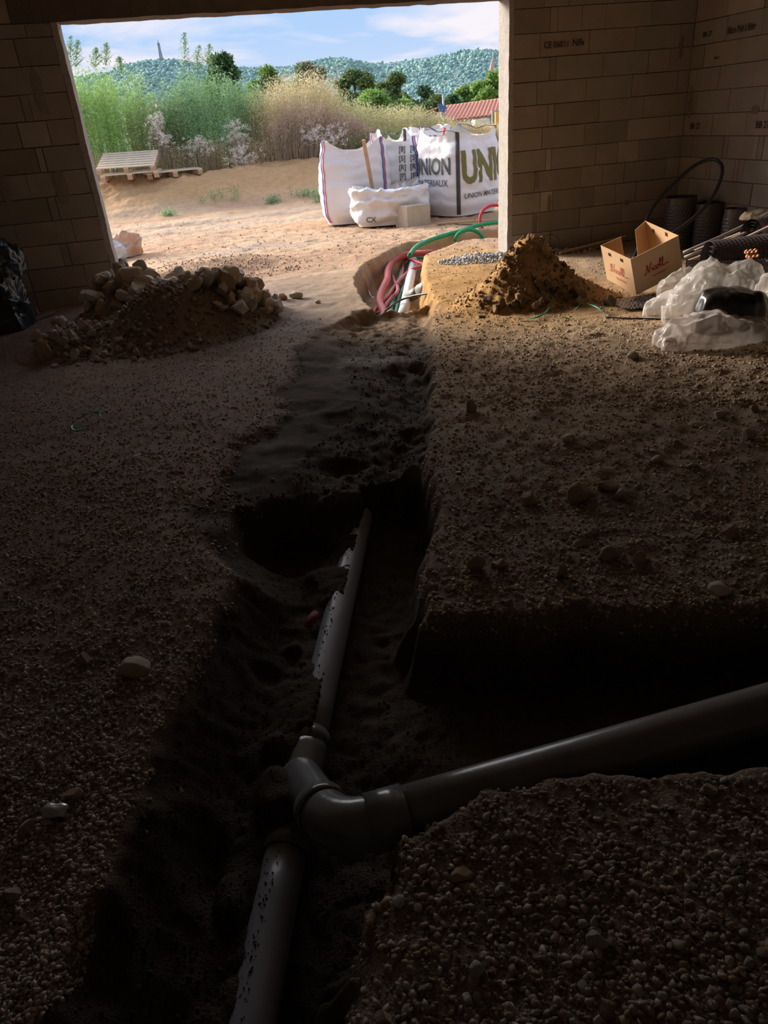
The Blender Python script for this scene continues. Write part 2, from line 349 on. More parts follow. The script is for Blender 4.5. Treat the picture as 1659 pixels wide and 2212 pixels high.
# ================================================================ TERRAIN
def spaced(segs):
    out = []
    for a, b, d in segs:
        n = max(1, int(round((b-a)/d))); out += list(np.linspace(a, b, n, endpoint=False))
    out.append(segs[-1][1]); return np.array(out)
def lerp3(a, b, t): return np.array(a)[None, :]*(1-t[:, None])+np.array(b)[None, :]*t[:, None]
def ground_colour(x, y, M):
    z, sf, sp, so, fe, wp, wo, bank, t = M
    n1 = fb2(x*1.1, y*1.1, 3, 70)*.5+.5; n2 = fb2(x*6, y*6, 3, 71)*.5+.5; n3 = fb2(x*30, y*30, 2, 72)*.5+.5
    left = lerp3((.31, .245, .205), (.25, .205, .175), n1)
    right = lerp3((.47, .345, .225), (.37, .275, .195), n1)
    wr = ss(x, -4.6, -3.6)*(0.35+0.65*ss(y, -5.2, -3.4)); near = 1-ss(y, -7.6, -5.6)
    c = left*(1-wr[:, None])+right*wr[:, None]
    c = c*(0.82+0.36*n2[:, None])
    # orange earth on the right shoulder of the trench and near the doorway
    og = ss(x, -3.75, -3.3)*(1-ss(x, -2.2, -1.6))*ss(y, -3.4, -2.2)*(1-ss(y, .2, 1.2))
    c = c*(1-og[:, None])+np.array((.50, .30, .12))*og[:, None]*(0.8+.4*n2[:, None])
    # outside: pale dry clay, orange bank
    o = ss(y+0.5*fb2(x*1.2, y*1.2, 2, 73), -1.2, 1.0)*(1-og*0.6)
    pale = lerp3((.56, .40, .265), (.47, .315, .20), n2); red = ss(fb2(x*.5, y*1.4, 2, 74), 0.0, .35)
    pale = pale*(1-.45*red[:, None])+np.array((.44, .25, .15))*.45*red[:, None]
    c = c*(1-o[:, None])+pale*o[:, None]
    bk = ss(bank, 0.05, 0.5)*(y < 30); c = c*(1-bk[:, None])+lerp3((.54, .34, .17), (.50, .30, .15), n1)*bk[:, None]
    far = ss(y, 11.0, 13.0); c = c*(1-far[:, None])+np.array((.28, .25, .12))*far[:, None]
    # damp dark sand
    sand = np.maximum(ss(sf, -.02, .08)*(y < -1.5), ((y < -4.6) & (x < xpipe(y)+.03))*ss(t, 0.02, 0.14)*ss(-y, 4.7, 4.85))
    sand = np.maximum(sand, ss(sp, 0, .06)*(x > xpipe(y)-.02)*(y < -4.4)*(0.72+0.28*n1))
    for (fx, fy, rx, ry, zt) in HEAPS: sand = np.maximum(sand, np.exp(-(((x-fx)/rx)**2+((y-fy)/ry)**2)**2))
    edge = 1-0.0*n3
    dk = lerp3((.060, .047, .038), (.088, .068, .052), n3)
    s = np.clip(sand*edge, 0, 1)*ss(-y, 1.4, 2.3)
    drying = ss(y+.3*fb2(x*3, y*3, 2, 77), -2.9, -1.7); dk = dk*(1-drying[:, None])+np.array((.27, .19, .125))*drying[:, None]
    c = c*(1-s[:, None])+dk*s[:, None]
    # flat grey patches blended over the ground colour
    for (gx, gy, rx, ry, a) in [(-4.20, -2.97, .26, .15, .8), (-5.44, -4.86, .05, .11, .55), (-5.32, -4.98, .10, .06, .55), (-5.02, -4.47, .12, .03, .5), (-4.95, 1.2, .5, .2, .0), (-4.6, 2.3, .8, .25, .5), (-4.95, -2.1, .5, .15, .35), (-5.1, -4.2, .22, .1, .3)]:
        g = a*np.exp(-(((x-gx)/rx)**2+((y-gy)/ry)**2)**1.5)*(0.6+0.8*(fb2(x*9, y*9, 2, 76)*.5+.5)); g = np.clip(g, 0, 1)
        c = c*(1-g[:, None])+np.array((.30, .29, .28))*g[:, None]
    rt = (np.exp(-((y-5.85-.10*x)/.25)**2)+np.exp(-((y-7.3-.12*x)/.2)**2))*(1-ss(x, -2, -1))*o; c = c*(1-.45*rt[:, None])+np.array((.66, .54, .42))*.45*rt[:, None]
    return np.clip(c, 0.01, 1)
def earth_material(name, fine):
    m = mat(name, (1.04, 1.02, 1.0), (.86, .84, .82), rough=0.95, scale=26 if fine else 9, spec=0.15, attr=True, bump=0.9, bscale=150 if fine else 28)
    return m
def terrain(name, xs, ys, m, cut=0):
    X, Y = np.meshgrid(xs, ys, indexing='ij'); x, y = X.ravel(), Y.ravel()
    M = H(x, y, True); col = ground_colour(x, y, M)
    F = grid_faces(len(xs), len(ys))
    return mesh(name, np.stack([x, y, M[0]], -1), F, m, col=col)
xs = spaced([(-8.9, -6.7, .05), (-6.7, -5.8, .016), (-5.8, -3.3, .0098), (-3.3, -1.5, .014), (-1.5, 0.05, .03)])
ys = spaced([(-9.9, -8.4, .12), (-8.4, -7.0, .016), (-7.0, -5.8, .0095), (-5.8, -4.2, .012), (-4.2, -1.8, .015), (-1.8, 0.12, .018)])
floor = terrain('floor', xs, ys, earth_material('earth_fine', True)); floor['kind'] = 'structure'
xo = spaced([(-16, -7, .10), (-7, -1, .03), (-1, 3, .07), (3, 10, .2)]); yo = spaced([(0.12, 3.5, .024), (3.5, 8, .05), (8, 11.5, .05), (11.5, 18, .2)])
yard = terrain('yard_ground', xo, yo, earth_material('earth_coarse', False)); yard['kind'] = 'structure'
xf = spaced([(-160, -40, 8), (-40, 60, 2.5), (60, 300, 10)]); yf = spaced([(17.99, 60, 1.5), (60, 330, 9)])
far = terrain('valley_ground', xf, yf, MATS['earth_coarse']); far['kind'] = 'structure'

# ================================================================ WALLS
BL = [mat('block_%s' % n, a, b, rough=.95, scale=5, bump=.5, bscale=240, spec=.1) for n, a, b in
      [('grey', (.36, .325, .285), (.31, .28, .245)), ('warm', (.40, .34, .29), (.34, .29, .245)), ('pale', (.46, .41, .35), (.39, .345, .29)), ('dark', (.31, .27, .23), (.27, .235, .20)), ('rosy', (.39, .32, .28), (.34, .275, .24))]]
MORT = mat('mortar', (.20, .17, .14), (.15, .13, .105), rough=1, scale=20, bump=.8, bscale=120)
BEAM = mat('beam_concrete', (.16, .125, .105), (.115, .092, .08), rough=.95, scale=7, bump=.7, bscale=90)
REND = mat('jamb_render', (.50, .47, .43), (.40, .37, .335), rough=1, scale=30, bump=1.0, bscale=130)
X0, X1 = -5.99, -1.985           # opening
Z1 = 2.10
def wall(name, lo, hi, m=None):
    o = box(name, lo, hi, m or MORT); o['kind'] = 'structure'; return o
wb = wall('wall_back', (X1+.05, .009, -.9), (0.25, .25, 2.9))
bm = bmesh.new(); bm.from_mesh(wb.data)
def addbox(bm, lo, hi):
    r = bmesh.ops.create_cube(bm, size=1); c = [(a+b)/2 for a, b in zip(lo, hi)]; s = [b-a for a, b in zip(lo, hi)]
    for v in r['verts']: v.co = Vector((v.co.x*s[0]+c[0], v.co.y*s[1]+c[1], v.co.z*s[2]+c[2]))
addbox(bm, (-8.8, .009, -.9), (X0-.05, .25, 2.9))
bm.to_mesh(wb.data); bm.free()
wall('wall_right', (0.009, -9.8, -.9), (.25, .012, 2.9)); wr_ = bpy.data.objects['wall_right']
PALEW = mat('pale_block', (.62, .57, .50), (.54, .50, .44), rough=.9, scale=5)
wall('wall_left', (-9.0, -9.7, -.9), (-8.7, .25, 2.9), PALEW); wall('wall_rear', (-9.0, -9.95, -.9), (.25, -9.7, 2.9), PALEW)
wall('ceiling', (-9.0, -9.95, 2.75), (.25, .25, 3.0), PALEW)
# concrete beam over the opening
def rough_box(name, lo, hi, m, parent=None, step=.05, amp=.006, seed=1, kind=None):
    """box with a subdivided, slightly uneven skin"""
    V = []; F = []
    lo = np.array(lo, float); hi = np.array(hi, float)
    for ax in range(3):
        o = [i for i in range(3) if i != ax]; na, nb = [max(2, int((hi[i]-lo[i])/step)+1) for i in o]
        for side in (0, 1):
            A, B = np.meshgrid(np.linspace(lo[o[0]], hi[o[0]], na), np.linspace(lo[o[1]], hi[o[1]], nb), indexing='ij')
            P = np.zeros((na*nb, 3)); P[:, o[0]] = A.ravel(); P[:, o[1]] = B.ravel(); P[:, ax] = (lo, hi)[side][ax]
            f = grid_faces(na, nb)+len(V); flip = (side == 0) ^ (ax == 1)
            F.append(f[:, ::-1] if flip else f); V += list(P)
    V = np.array(V); F = np.vstack(F)
    s = [fb3(V[:, 0]*9, V[:, 1]*9, V[:, 2]*9, 3, seed+i) for i in range(3)]
    V = V+amp*np.stack(s, -1)
    o = mesh(name, V, F, m, parent, smooth=False)
    if kind: o['kind'] = kind
    return o
rough_box('lintel', (X0-.35, -.004, Z1), (X1+.05, .25, 2.9), BEAM, None, .05, .008, 5, 'structure')
rough_box('trim_1', (X0-.052, -.003, -.5), (X0, .25, Z1+.01), REND, None, .03, .006, 8, 'structure')
rough_box('trim_2', (X1, -.003, -.5), (X1+.052, .25, Z1+.6), REND, None, .03, .006, 9, 'structure')
rg = np.random.default_rng(5)
def block_piece(parent, axis, a, b, z0, z1, i):
    g = rg.choice([.0016, .0026, .0036]); pr = rg.uniform(-.002, .004); m = BL[rg.choice(5, p=[.4, .2, .13, .15, .12])]
    z0 += rg.uniform(0, .002); tt = rg.uniform(-.0015, .0015)
    if axis == 1: lo, hi = (a+g, -pr, z0+g), (b-g, .05, z1-g)
    else: lo, hi = (-pr, a+g, z0+g), (.05, b-g, z1-g)
    return box('block', lo, hi, m, parent, bevel=.002)
S = .2
def fill_row(parent, axis, k, lo, hi, joints, zlo=None, zhi=None, step=.5):
    js = sorted(j for j in joints if lo+.04 < j < hi-.04)
    if not js: js = [lo+((k*.37) % 1)*step+.1]
    while js[0]-lo > step+.06: js.insert(0, js[0]-step)
    while hi-js[-1] > step+.06: js.append(js[-1]+step)
    e = [lo]+js+[hi]
    for i, (a, b) in enumerate(zip(e[:-1], e[1:])):
        if b-a < .02: continue
        block_piece(parent, axis, a, b, (k*S if zlo is None else zlo), ((k+1)*S if zhi is None else zhi), i)
JB = {11: [1140, 1290, 1420], 10: [1176, 1230, 1330, 1440], 9: [1189, 1205, 1257, 1308, 1406.6], 8: [1167, 1273.7, 1373.7, 1470], 7: [1187.6, 1201.5, 1302.8, 1401.5, 1448], 6: [1160, 1267, 1366, 1464], 5: [1184, 1197.7, 1295, 1391],
      4: [1171, 1263, 1356, 1447], 3: [1178.7, 1191.4, 1287.6, 1335.7, 1381], 2: [1155, 1254.7, 1301.5, 1349, 1439.5], 1: [1167, 1194, 1282.5, 1329, 1373.7], 0: [1151, 1165, 1252, 1342], -1: [1187.6, 1277.5, 1367]}
def zrow_px(k, x):                                       # approximate pixel height of a course, only to look the joint up
    return 509-(x-1100)*(.1135-.0039*k)-k*47.5
for k in range(-2, 14):
    j = [at(x, zrow_px(k+.5, x), 1, 0)[0] for x in JB.get(k, [])]
    fill_row(wb, 1, k, X1+.05, 0.0, j)
JL = {9: [(36, 116)], 8: [(74, 170)], 7: [(49, 236), (67, 236)], 6: [(43, 295), (107, 292)], 5: [(81, 346), (97, 346)], 4: [(60, 400)], 3: [(107, 452), (125, 452)], 2: [(159, 498)], 1: [(131, 540), (148, 540)], 0: [(60, 590)]}
for k in range(-2, 11):
    j = [at(x, y, 1, 0)[0] for x, y in JL.get(k, [])]
    fill_row(wb, 1, k, -8.2, X0-.05, j, zhi=2.10 if k == 10 else None)
fill_row(wb, 1, 11, -8.2, X0-.35, [], zlo=2.105, zhi=2.27)
JR = {10: [(1540, 10)], 9: [(1573, 15)], 8: [(1571, 55), (1648, 45)], 7: [(1521.5, 120), (1593, 110)], 6: [(1553.5, 168)], 5: [(1576, 215), (1651, 212)], 4: [(1612, 265)], 3: [(1562, 318), (1572, 318), (1626, 318), (1637, 318), (1649, 318)], 2: [(1526, 365), (1534, 365), (1585, 368), (1594, 368), (1605, 370)], 1: [(1623, 420)], 0: [(1560, 460)], -1: [(1600, 520)]}
for k in range(-2, 13):
    j = [at(x, y, 0, 0)[1] for x, y in JR.get(k, [])]
    fill_row(wr_, 0, k, -3.2, -.001, j)
# mortar smears and stamped lettering on the blocks
DARKINK = mat('stamp_ink', (.055, .048, .042), rough=1)
def text_mesh(s, size, shear=0.0, offset=0.0, extrude=0.0):
    cu = bpy.data.curves.new('t', 'FONT'); cu.body = s; cu.size = size; cu.shear = shear; cu.offset = offset; cu.extrude = extrude; cu.align_x = 'CENTER'; cu.align_y = 'CENTER'; cu.resolution_u = 3
    ob = bpy.data.objects.new('t', cu); C.objects.link(ob); bpy.context.view_layer.update()
    dg = bpy.context.evaluated_depsgraph_get(); me = bpy.data.meshes.new_from_object(ob.evaluated_get(dg)); bpy.data.objects.remove(ob)
    me.materials.clear(); return me
def stamp(s, size, px, py, axis, parent, name='lettering', w=1.0, tall=1.0, m=None):
    me = text_mesh(s, size, offset=.0012)
    p = at(px, py, axis, 0 if axis == 0 else 0)
    for v in me.vertices:
        a, b = v.co.x*w, v.co.y*tall
        v.co = Vector((p[0]+a, -.0065, p[2]+b)) if axis == 1 else Vector((-.0065, p[1]-a, p[2]+b))
    return link(name, me, m or DARKINK, parent)
stamp('BB 27', .07, 1502, 273, 0, wr_, tall=1.1); stamp('BB 27', .075, 1648, 270, 0, wr_, tall=1.1); stamp('BB 27', .06, 1529, 74, 0, wr_)
stamp('Béton Prêt à Bâtir', .07, 1602, 62, 0, wr_, w=.75, tall=1.1); stamp('BB 27', .03, 1549, 125, 0, wr_)
stamp('CE 06011', .075, 1202, 97, 1, wb, w=.9); stamp('NF', .085, 1246, 93, 1, wb); stamp('e', .07, 1258, 92, 1, wb)
SM = mat('mortar_smear', (.27, .225, .17), (.20, .165, .125), rough=1, scale=25, bump=.8, bscale=150)
SMD = mat('mortar_smear_dark', (.27, .235, .20), (.30, .26, .22), rough=1, scale=25, bump=.8, bscale=150)
def smear(parent, axis, px, py, w, h, m, seed):
    p = at(px, py, axis, 0); rgs = np.random.default_rng(seed); n = 16; V = [(0, 0)]
    for i in range(n):
        a = i*2*PI/n; r = 1+rgs.uniform(-.18, .18); V.append((math.copysign(abs(math.cos(a))**.6, math.cos(a))*w/2*r, math.copysign(abs(math.sin(a))**.6, math.sin(a))*h/2*r))
    P = [(p[0]+a, -.007+(-.002 if i == 0 else 0.0022), p[2]+b) if axis == 1 else (-.007+(-.002 if i == 0 else .0022), p[1]-a, p[2]+b) for i, (a, b) in enumerate(V)]
    return mesh('mortar_smear', P, [(0, 1+i, 1+(i+1) % n) for i in range(n)], m, parent, smooth=True)
for a in [(1, 1159, 390, .05, .17, SM), (1, 1186, 440, .045, .2, SM), (1, 1155, 482, .06, .2, SM), (1, 1353, 437, .06, .06, SM), (1, 133, 405, .10, .28, SMD), (1, 10, 405, .08, .25, SMD), (1, 85, 200, .09, .3, SMD), (1, 1472, 100, .04, .2, SM), (0, 1500, 15, .10, .32, SM), (0, 1492, 225, .06, .3, SM), (0, 1632, 238, .10, .07, SM), (0, 1575, 600, .1, .1, SM)]:
    smear(wb if a[0] == 1 else wr_, *a, seed=int(a[1]))
# ================================================================ PIPES IN THE TRENCH
def pv(name, c, r=.28, c2=None): return mat(name, c, c2 or tuple(v*.82 for v in c), rough=r, scale=6, spec=.5, bump=.06, bscale=70)
PVC = pv('pvc_grey', (.36, .39, .47), .33); PVC2 = pv('pvc_fitting', (.20, .205, .215), .22)
ZM = -.40; RM = .0525; ZB = -.215; RB = .0625
def mp(y, z=ZM): return np.array([float(xpipe(y)), y, z])
def along(y0, y1, n=14): return np.array([mp(y) for y in np.linspace(y0, y1, n)])
o = hollow_pipe('drain_pipe', along(-4.45, -6.02), RM, PVC, seg=40); tag(o, 'long grey drain pipe half buried in dark sand, beyond the branch fitting', 'pipe')
o = hollow_pipe('drain_pipe', along(-6.36, -8.2), RM, PVC, seg=40); tag(o, 'grey drain pipe running out at the bottom edge, sprinkled with sand crumbs', 'pipe')
yf_ = thing('branch_fitting', 'grey plastic branch fitting covered in sand where the side pipe leaves the long drain pipe', 'pipe fitting', tuple(mp(-6.18)))
hollow_pipe('body', along(-6.02, -6.37, 8), RM+.005, PVC2, yf_, seg=40)
for yy in (-6.0, -6.33): hollow_pipe('collar', along(yy, yy-.045, 3), RM+.0065, PVC2, yf_, seg=40)
a0 = mp(-6.16, -.385); a3 = at(870, 1759, 2, ZB); a4 = at(1659, 1530, 2, ZB); dirb = (a4-a3)/np.linalg.norm(a4-a3); a2 = a3-dirb*.155; a1 = a0+(a2-a0)*.58
hollow_pipe('arm', catmull([a0, a0*.5+a1*.5, a1], 6), RB-.004, PVC2, yf_, seg=36)
el = thing('elbow_fitting', 'shiny dark grey elbow with moulded collars, turning the side pipe to the right', 'pipe fitting', tuple(a2))
d0 = (a1-a0)/np.linalg.norm(a1-a0)
aa = a1+d0*.012; bb = a3-dirb*.060
corner_ = (a1+a3)/2+np.array((-.03, -.035, .0)); bend = np.array([(1-t)**2*aa+2*t*(1-t)*a2+t*t*bb for t in np.linspace(0, 1, 22)])
tube('bend', bend, RB, PVC2, el, seg=40)
hollow_pipe('collar', np.array([aa-d0*.012, aa+d0*.035]), RB+.005, PVC2, el, seg=40)
hollow_pipe('collar', np.array([a3-dirb*.082, a3+dirb*.006]), RB+.006, PVC2, el, seg=40)
PVCD = pv('pvc_dark', (.19, .195, .20), .27)
o = hollow_pipe('drain_pipe', np.array([a3-dirb*.02+dirb*t for t in np.linspace(0, 3.2, 12)]), RB, PVCD, seg=44); tag(o, 'dark glossy plastic pipe running from the elbow to the right edge', 'pipe')
RIBK = mat('conduit_dark_red', (.22, .03, .035), (.16, .03, .03), rough=.7); RIB = mat('conduit_red', (.62, .05, .07), (.50, .035, .05), rough=.45, spec=.4); RIBD = mat('conduit_dusty', (.60, .20, .19), (.5, .13, .13), rough=.7)
tag(tube('corrugated_conduit', np.array([[-4.975, -5.40, -.405], [-5.01, -5.455, -.390], [-5.04, -5.51, -.415]]), .026, RIBK, seg=16, rib=(.012, .10)), 'short stretch of ribbed red conduit showing through the sand beside the long drain pipe', 'conduit')
# sand crumbs lying on the lower pipe
def crumbs_on(y0, y1, n, seed, side=-1):
    rgc = np.random.default_rng(seed); P = []
    for i in range(n):
        y = y0+(y1-y0)*rgc.random(); a = side*abs(rgc.normal(.25, .5)); p = mp(y); P.append((p[0]+math.sin(a)*RM, y, p[2]+math.cos(a)*RM))
    return P
CR = mat('sand_crumb', (.075, .06, .048), (.05, .04, .032), rough=1, attr=True)
P = np.array(crumbs_on(-6.40, -6.95, 150, 3)+crumbs_on(-5.3, -5.62, 70, 4)+crumbs_on(-5.62, -5.95, 25, 5)+crumbs_on(-4.9, -5.15, 40, 6))
so_ = scatter_stones('sand_crumbs', P, np.random.default_rng(2).uniform(.0014, .0042, len(P)), np.ones((len(P), 3)), CR, flat=.9, seed=8)
tag(so_, 'crumbs of dark damp sand lying on the grey drain pipe', 'sand')

# ================================================================ DOORWAY CONDUITS
def px3(lst, axis=2): return [at(x, y, axis, v) for x, y, v in lst]
GRN = mat('conduit_green', (.02, .36, .14), (.015, .28, .11), rough=.45, spec=.4); GRND = mat('conduit_green_dusty', (.06, .30, .17), (.05, .22, .13), rough=.7)
RED = mat('conduit_red2', (.62, .055, .075), (.56, .05, .07), rough=.5); REDD = mat('conduit_red_dusty', (.56, .17, .18), (.50, .11, .13), rough=.75)
def hose(name, pts, r, m, label, axis=2, n=8, cat='conduit', rib=True, seg=12):
    o = tube(name, catmull(px3(pts, axis), n), r, m, seg=seg, rib=(.02, .03) if rib else None); tag(o, label, cat); return o
hose('red_conduit', [(836, 700, -.42), (828, 672, -.40), (820, 652, -.38), (824, 630, -.36), (836, 604, -.33), (838, 584, -.31), (848, 566, -.29), (868, 554, -.27), (895, 548, -.25), (940, 546, -.24)], .037, mat('conduit_red_mid', (.60, .09, .10), (.55, .13, .13), rough=.6), 'thick red corrugated conduit curving over the other hoses in the doorway trench')
hose('red_conduit', [(800, 690, -.45), (816, 662, -.41), (838, 640, -.39), (850, 622, -.38), (864, 604, -.36), (882, 588, -.34), (900, 578, -.31), (925, 572, -.29)], .019, REDD, 'thin dusty red conduit climbing diagonally across the white pipe in the trench')
hose('red_conduit', [(820, 700, -.44), (832, 662, -.41), (846, 643, -.39), (856, 634, -.37), (859, 622, -.37), (852, 608, -.38), (848, 596, -.39)], .017, REDD, 'short dusty red conduit bending in a hook beside the thick red one')
hose('red_conduit', [(852, 640, -.42), (862, 610, -.40), (870, 588, -.38), (871, 570, -.35), (880, 560, -.31), (905, 567, -.29), (930, 574, -.28)], .014, RED, 'thin red conduit passing under the thick red loop at the trench wall')
hose('green_conduit', [(838, 700, -.45), (846, 660, -.43), (853, 630, -.42), (864, 600, -.40), (872, 575, -.38), (890, 558, -.33), (930, 556, -.30)], .022, GRND, 'dusty green conduit at the bottom of the trench between the red ones')
hose('green_conduit', [(852, 690, -.45), (862, 645, -.43), (872, 620, -.42), (882, 590, -.40), (895, 562, -.36)], .018, GRND, 'second green conduit hugging the white pipe in the trench')
hose('green_conduit', [(884, 552, .75), (900, 533, 1.0), (928, 519, 1.25), (958, 509, 1.45), (990, 500, 1.6), (1025, 489, 1.75), (1060, 482, 1.9), (1100, 480, 2.1), (1150, 482, 2.2)], .026, GRN, 'long bright green conduit rising from the trench past the right jamb', axis=1)
hose('green_conduit', [(982, 520, 1.40), (988, 508, 1.42), (1000, 499, 1.45), (1016, 496, 1.48), (1033, 502, 1.5), (1044, 514, 1.5), (1048, 524, 1.5)], .024, GRN, 'short arch of green conduit standing out of the trench below the long one', axis=1)
hose('red_conduit', [(1110, 452, 2.0), (1085, 445, 2.0), (1062, 444, 1.98), (1045, 453, 1.95), (1037, 470, 1.92), (1040, 490, 1.88), (1052, 505, 1.8), (1066, 512, 1.72), (1078, 503, 1.7), (1100, 488, 1.7)], .020, RED, 'red conduit standing up in a round loop against the right jamb', axis=1)
WP = pv('pvc_white', (.62, .64, .70), .4)
o = hollow_pipe('drain_pipe', np.array(px3([(864, 705, -.40), (875, 660, -.385), (884, 615, -.37), (894, 565, -.355), (902, 535, -.35)])), .05, WP, seg=28); tag(o, 'white plastic drain pipe lying in the doorway trench under the red hoses', 'pipe')
te = thing('tee_fitting', 'dusty grey plastic branch fitting with open collar on the white pipe in the doorway trench', 'pipe fitting', tuple(at(890, 635, 2, -.34)))
TG = pv('pvc_dusty', (.22, .215, .19), .45)
t0, t1 = at(882, 642, 2, -.355), at(930, 616, 2, -.20)
hollow_pipe('arm', np.array([t0, t0*.4+t1*.6]), .054, TG, te, seg=26); hollow_pipe('collar', np.array([t0*.45+t1*.55, t1]), .063, TG, te, seg=26)
hollow_pipe('ring', np.array([t0*.1+t1*.9, t1+(t1-t0)*.02]), .068, TG, te, seg=26)
BLK = mat('black_plastic', (.018, .02, .022), (.026, .028, .03), rough=.35, spec=.5)
o = tube('black_cable', catmull(px3([(815, 685, -.40), (838, 667, -.36), (862, 650, -.32), (890, 640, -.27), (918, 635, -.22), (948, 634, -.16), (985, 637, -.14)]), 8), .010, BLK, seg=8); tag(o, 'black water hose coming out of the doorway trench over the white pipe', 'hose')
tag(tube('grey_cable', catmull(px3([(905, 600, -.40), (908, 585, -.34), (918, 570, -.26), (928, 556, -.19)]), 6), .005, BLK, seg=6), 'thin dark cable climbing the clay wall beside the white pipe', 'cable')

# ================================================================ LOOSE STONES
STN = mat('stone_pale', (.68, .58, .46), (.56, .48, .38), rough=.92, scale=9, bump=.5, bscale=110); STB = mat('stone_brown', (.55, .41, .29), (.43, .32, .23), rough=.95, scale=9, bump=.6, bscale=90)
STG = mat('stone_grey', (.56, .52, .47), (.46, .43, .39), rough=.9, scale=9, bump=.5, bscale=110)
def stone_mesh(seed, sub=3, dims=(1, .8, .6), cuts=10, rough=.14):
    V, F = rock_geo(seed, sub, cuts, rough, dims); me = bpy.data.meshes.new('stone')
    me.from_pydata([tuple(v) for v in V], [], [tuple(int(i) for i in f) for f in F]); return me
def lone(px, py, wpx, hpx, m, label, seed, rz=None, flat=None, name='stone', cat='stone'):
    p = onground(px, py+hpx*.3); sc_ = FPX/((p-CAM)@_w); w = wpx/sc_/2; h = max(.25*w, hpx/sc_/2*.95)
    me = stone_mesh(seed, 3 if wpx > 34 else 2, (1, .85, 1)); me.materials.append(m)
    me.polygons.foreach_set('use_smooth', [wpx > 60]*len(me.polygons))
    o = bpy.data.objects.new(name, me); C.objects.link(o); o.location = (p[0], p[1], p[2]+h*.45)
    o.scale = (w, w*.9, h); o.rotation_euler = (0, random.uniform(-.15, .15), rz if rz is not None else random.uniform(-.5, .5)); return tag(o, label, cat)
LONE = [(295,1438,92,50,STN,'largest pale rounded stone on the dark gravel at the left'),(182,1420,38,36,STB,'small brown stone left of the largest pale rounded stone'),(158,1712,52,24,STB,'flat brown stone just above the crumpled silver scrap'),(60,1782,46,44,STB,'rough brown stone below and left of the crumpled silver scrap'),(312,1750,14,44,STG,'upright sliver of pale stone at the edge of the dark sand'),(30,1925,50,40,STB,'dark brown stone at the left edge, well below the silver scrap'),
(55,1975,36,26,STB,'small brown stone low on the left edge of the gravel'),(250,1370,22,20,STG,'small pebble just above and left of the largest pale rounded stone'),
(1365,767,36,24,STN,'pale angular stone on the trodden earth in front of the plastic sheeting'),(1552,893,40,28,STN,'pale wedge-shaped stone near the right edge with a long shadow'),(1615,937,38,38,STN,'pale blunt stone at the right edge, just below the wedge-shaped one'),(1650,935,22,18,STN,'small pale stone cut by the right edge of the photo'),(1630,882,28,22,STB,'brown clod right of the pale wedge-shaped stone'),
(1250,1060,62,56,STB,'big brown clod in the middle of the right-hand ground'),(1310,1046,52,32,STB,'brown clod touching the right side of the big one'),(1342,1065,34,28,STG,'grey stone at the right end of the row of brown clods'),(1145,1072,46,40,STB,'brown clod left of the big one in the middle of the right-hand ground'),(1420,988,30,26,STN,'small pointed stone behind the row of brown clods'),(1495,1004,26,14,STN,'small flat stone to the right of the pointed one'),
(1226,946,44,20,STN,'pale flat stone on the right-hand ground beside scattered chips'),(1320,1192,62,38,STB,'split slab of stone with a shadowed crack, above the branch trench'),(1382,1204,44,42,STB,'dark brown clod leaning on the split slab'),(1252,1168,44,20,STB,'low brown stone left of the split slab'),(1555,1268,64,28,STN,'long pale stone on the far rim of the branch trench'),(1580,1145,54,42,STB,'large half-sunk brown clod near the right edge'),
(1014,876,34,34,STB,'angular brown stone on the right shoulder of the trench'),(990,797,28,18,STB,'small dark stone on the edge of the trench, farther up'),(1078,1215,34,40,STB,'upright brown stone beside the trench above the branch'),(1030,1215,44,52,STB,'brown clod on the slope between trench and upright stone'),(1208,1230,40,44,STB,'clod below the low brown stone on the branch trench rim'),
(1290,2024,54,46,STG,'grey angular stone in the middle of the near gravel mound'),(1308,2172,56,78,STB,'large brown stone at the bottom edge of the near gravel mound'),(1035,2085,44,48,STG,'rounded grey stone on the near gravel mound, left of the angular one'),(996,1880,62,32,STB,'earth-covered stone near the top of the gravel mound'),(1534,1700,38,26,STB,'brown stone on the crest of the mound next to the dark pipe'),(828,2196,54,36,STB,'pinkish stone at the bottom left corner of the gravel mound'),
(1199,1988,34,26,STG,'greyish stone left of the angular one on the gravel mound'),(1206,1850,28,34,STG,'small upright grey stone near the top of the gravel mound'),(1646,2052,40,22,STN,'pale shard at the right edge of the gravel mound'),(1020,1915,24,20,STG,'flat bluish chip on the upper gravel mound'),(1320,2030,26,40,STG,'narrow stone leaning right of the angular grey stone'),(1590,1860,26,20,STG,'small pale pebble high on the right of the gravel mound'),
(640,636,34,26,STN,'pale clod on the ground left of the doorway trench'),(610,640,30,26,STB,'brown clod beside the pale one left of the doorway trench'),(686,652,16,12,STN,'single small orange stone nearest the doorway trench on its left'),(1390,1660,20,14,STB,'small stone on the lip above the dark pipe')]
for i, a in enumerate(LONE): lone(a[0], a[1], a[2], a[3], a[4], a[5], 300+i)
# stones that lie in the surface of the floor: parts of the floor
SM_ = [stone_mesh(700+i, 2, (1, random.uniform(.65, .95), random.uniform(.45, .75))) for i in range(10)]
for i, me in enumerate(SM_): me.materials.append([STG, STN, STB, STG, STB][i % 5])
rg = np.random.default_rng(21); cnt = 0
def floor_stone(x, y, r, k=None):
    o = bpy.data.objects.new('stone', SM_[int(rg.integers(10)) if k is None else k]); C.objects.link(o); o.parent = floor
    o.location = (x, y, hz(x, y)+r*.15); o.scale = (r, r, r); o.rotation_euler = (rg.uniform(-.3, .3), rg.uniform(-.3, .3), rg.uniform(0, 6.28))
zones = [(60, (780, 1650), (1830, 2200), (.009, .018)), (90, (960, 1650), (760, 1320), (.010, .022)), (70, (5, 480), (1050, 2100), (.007, .014)), (45, (20, 620), (820, 1080), (.010, .02)), (30, (880, 1250), (1150, 1420), (.010, .022))]
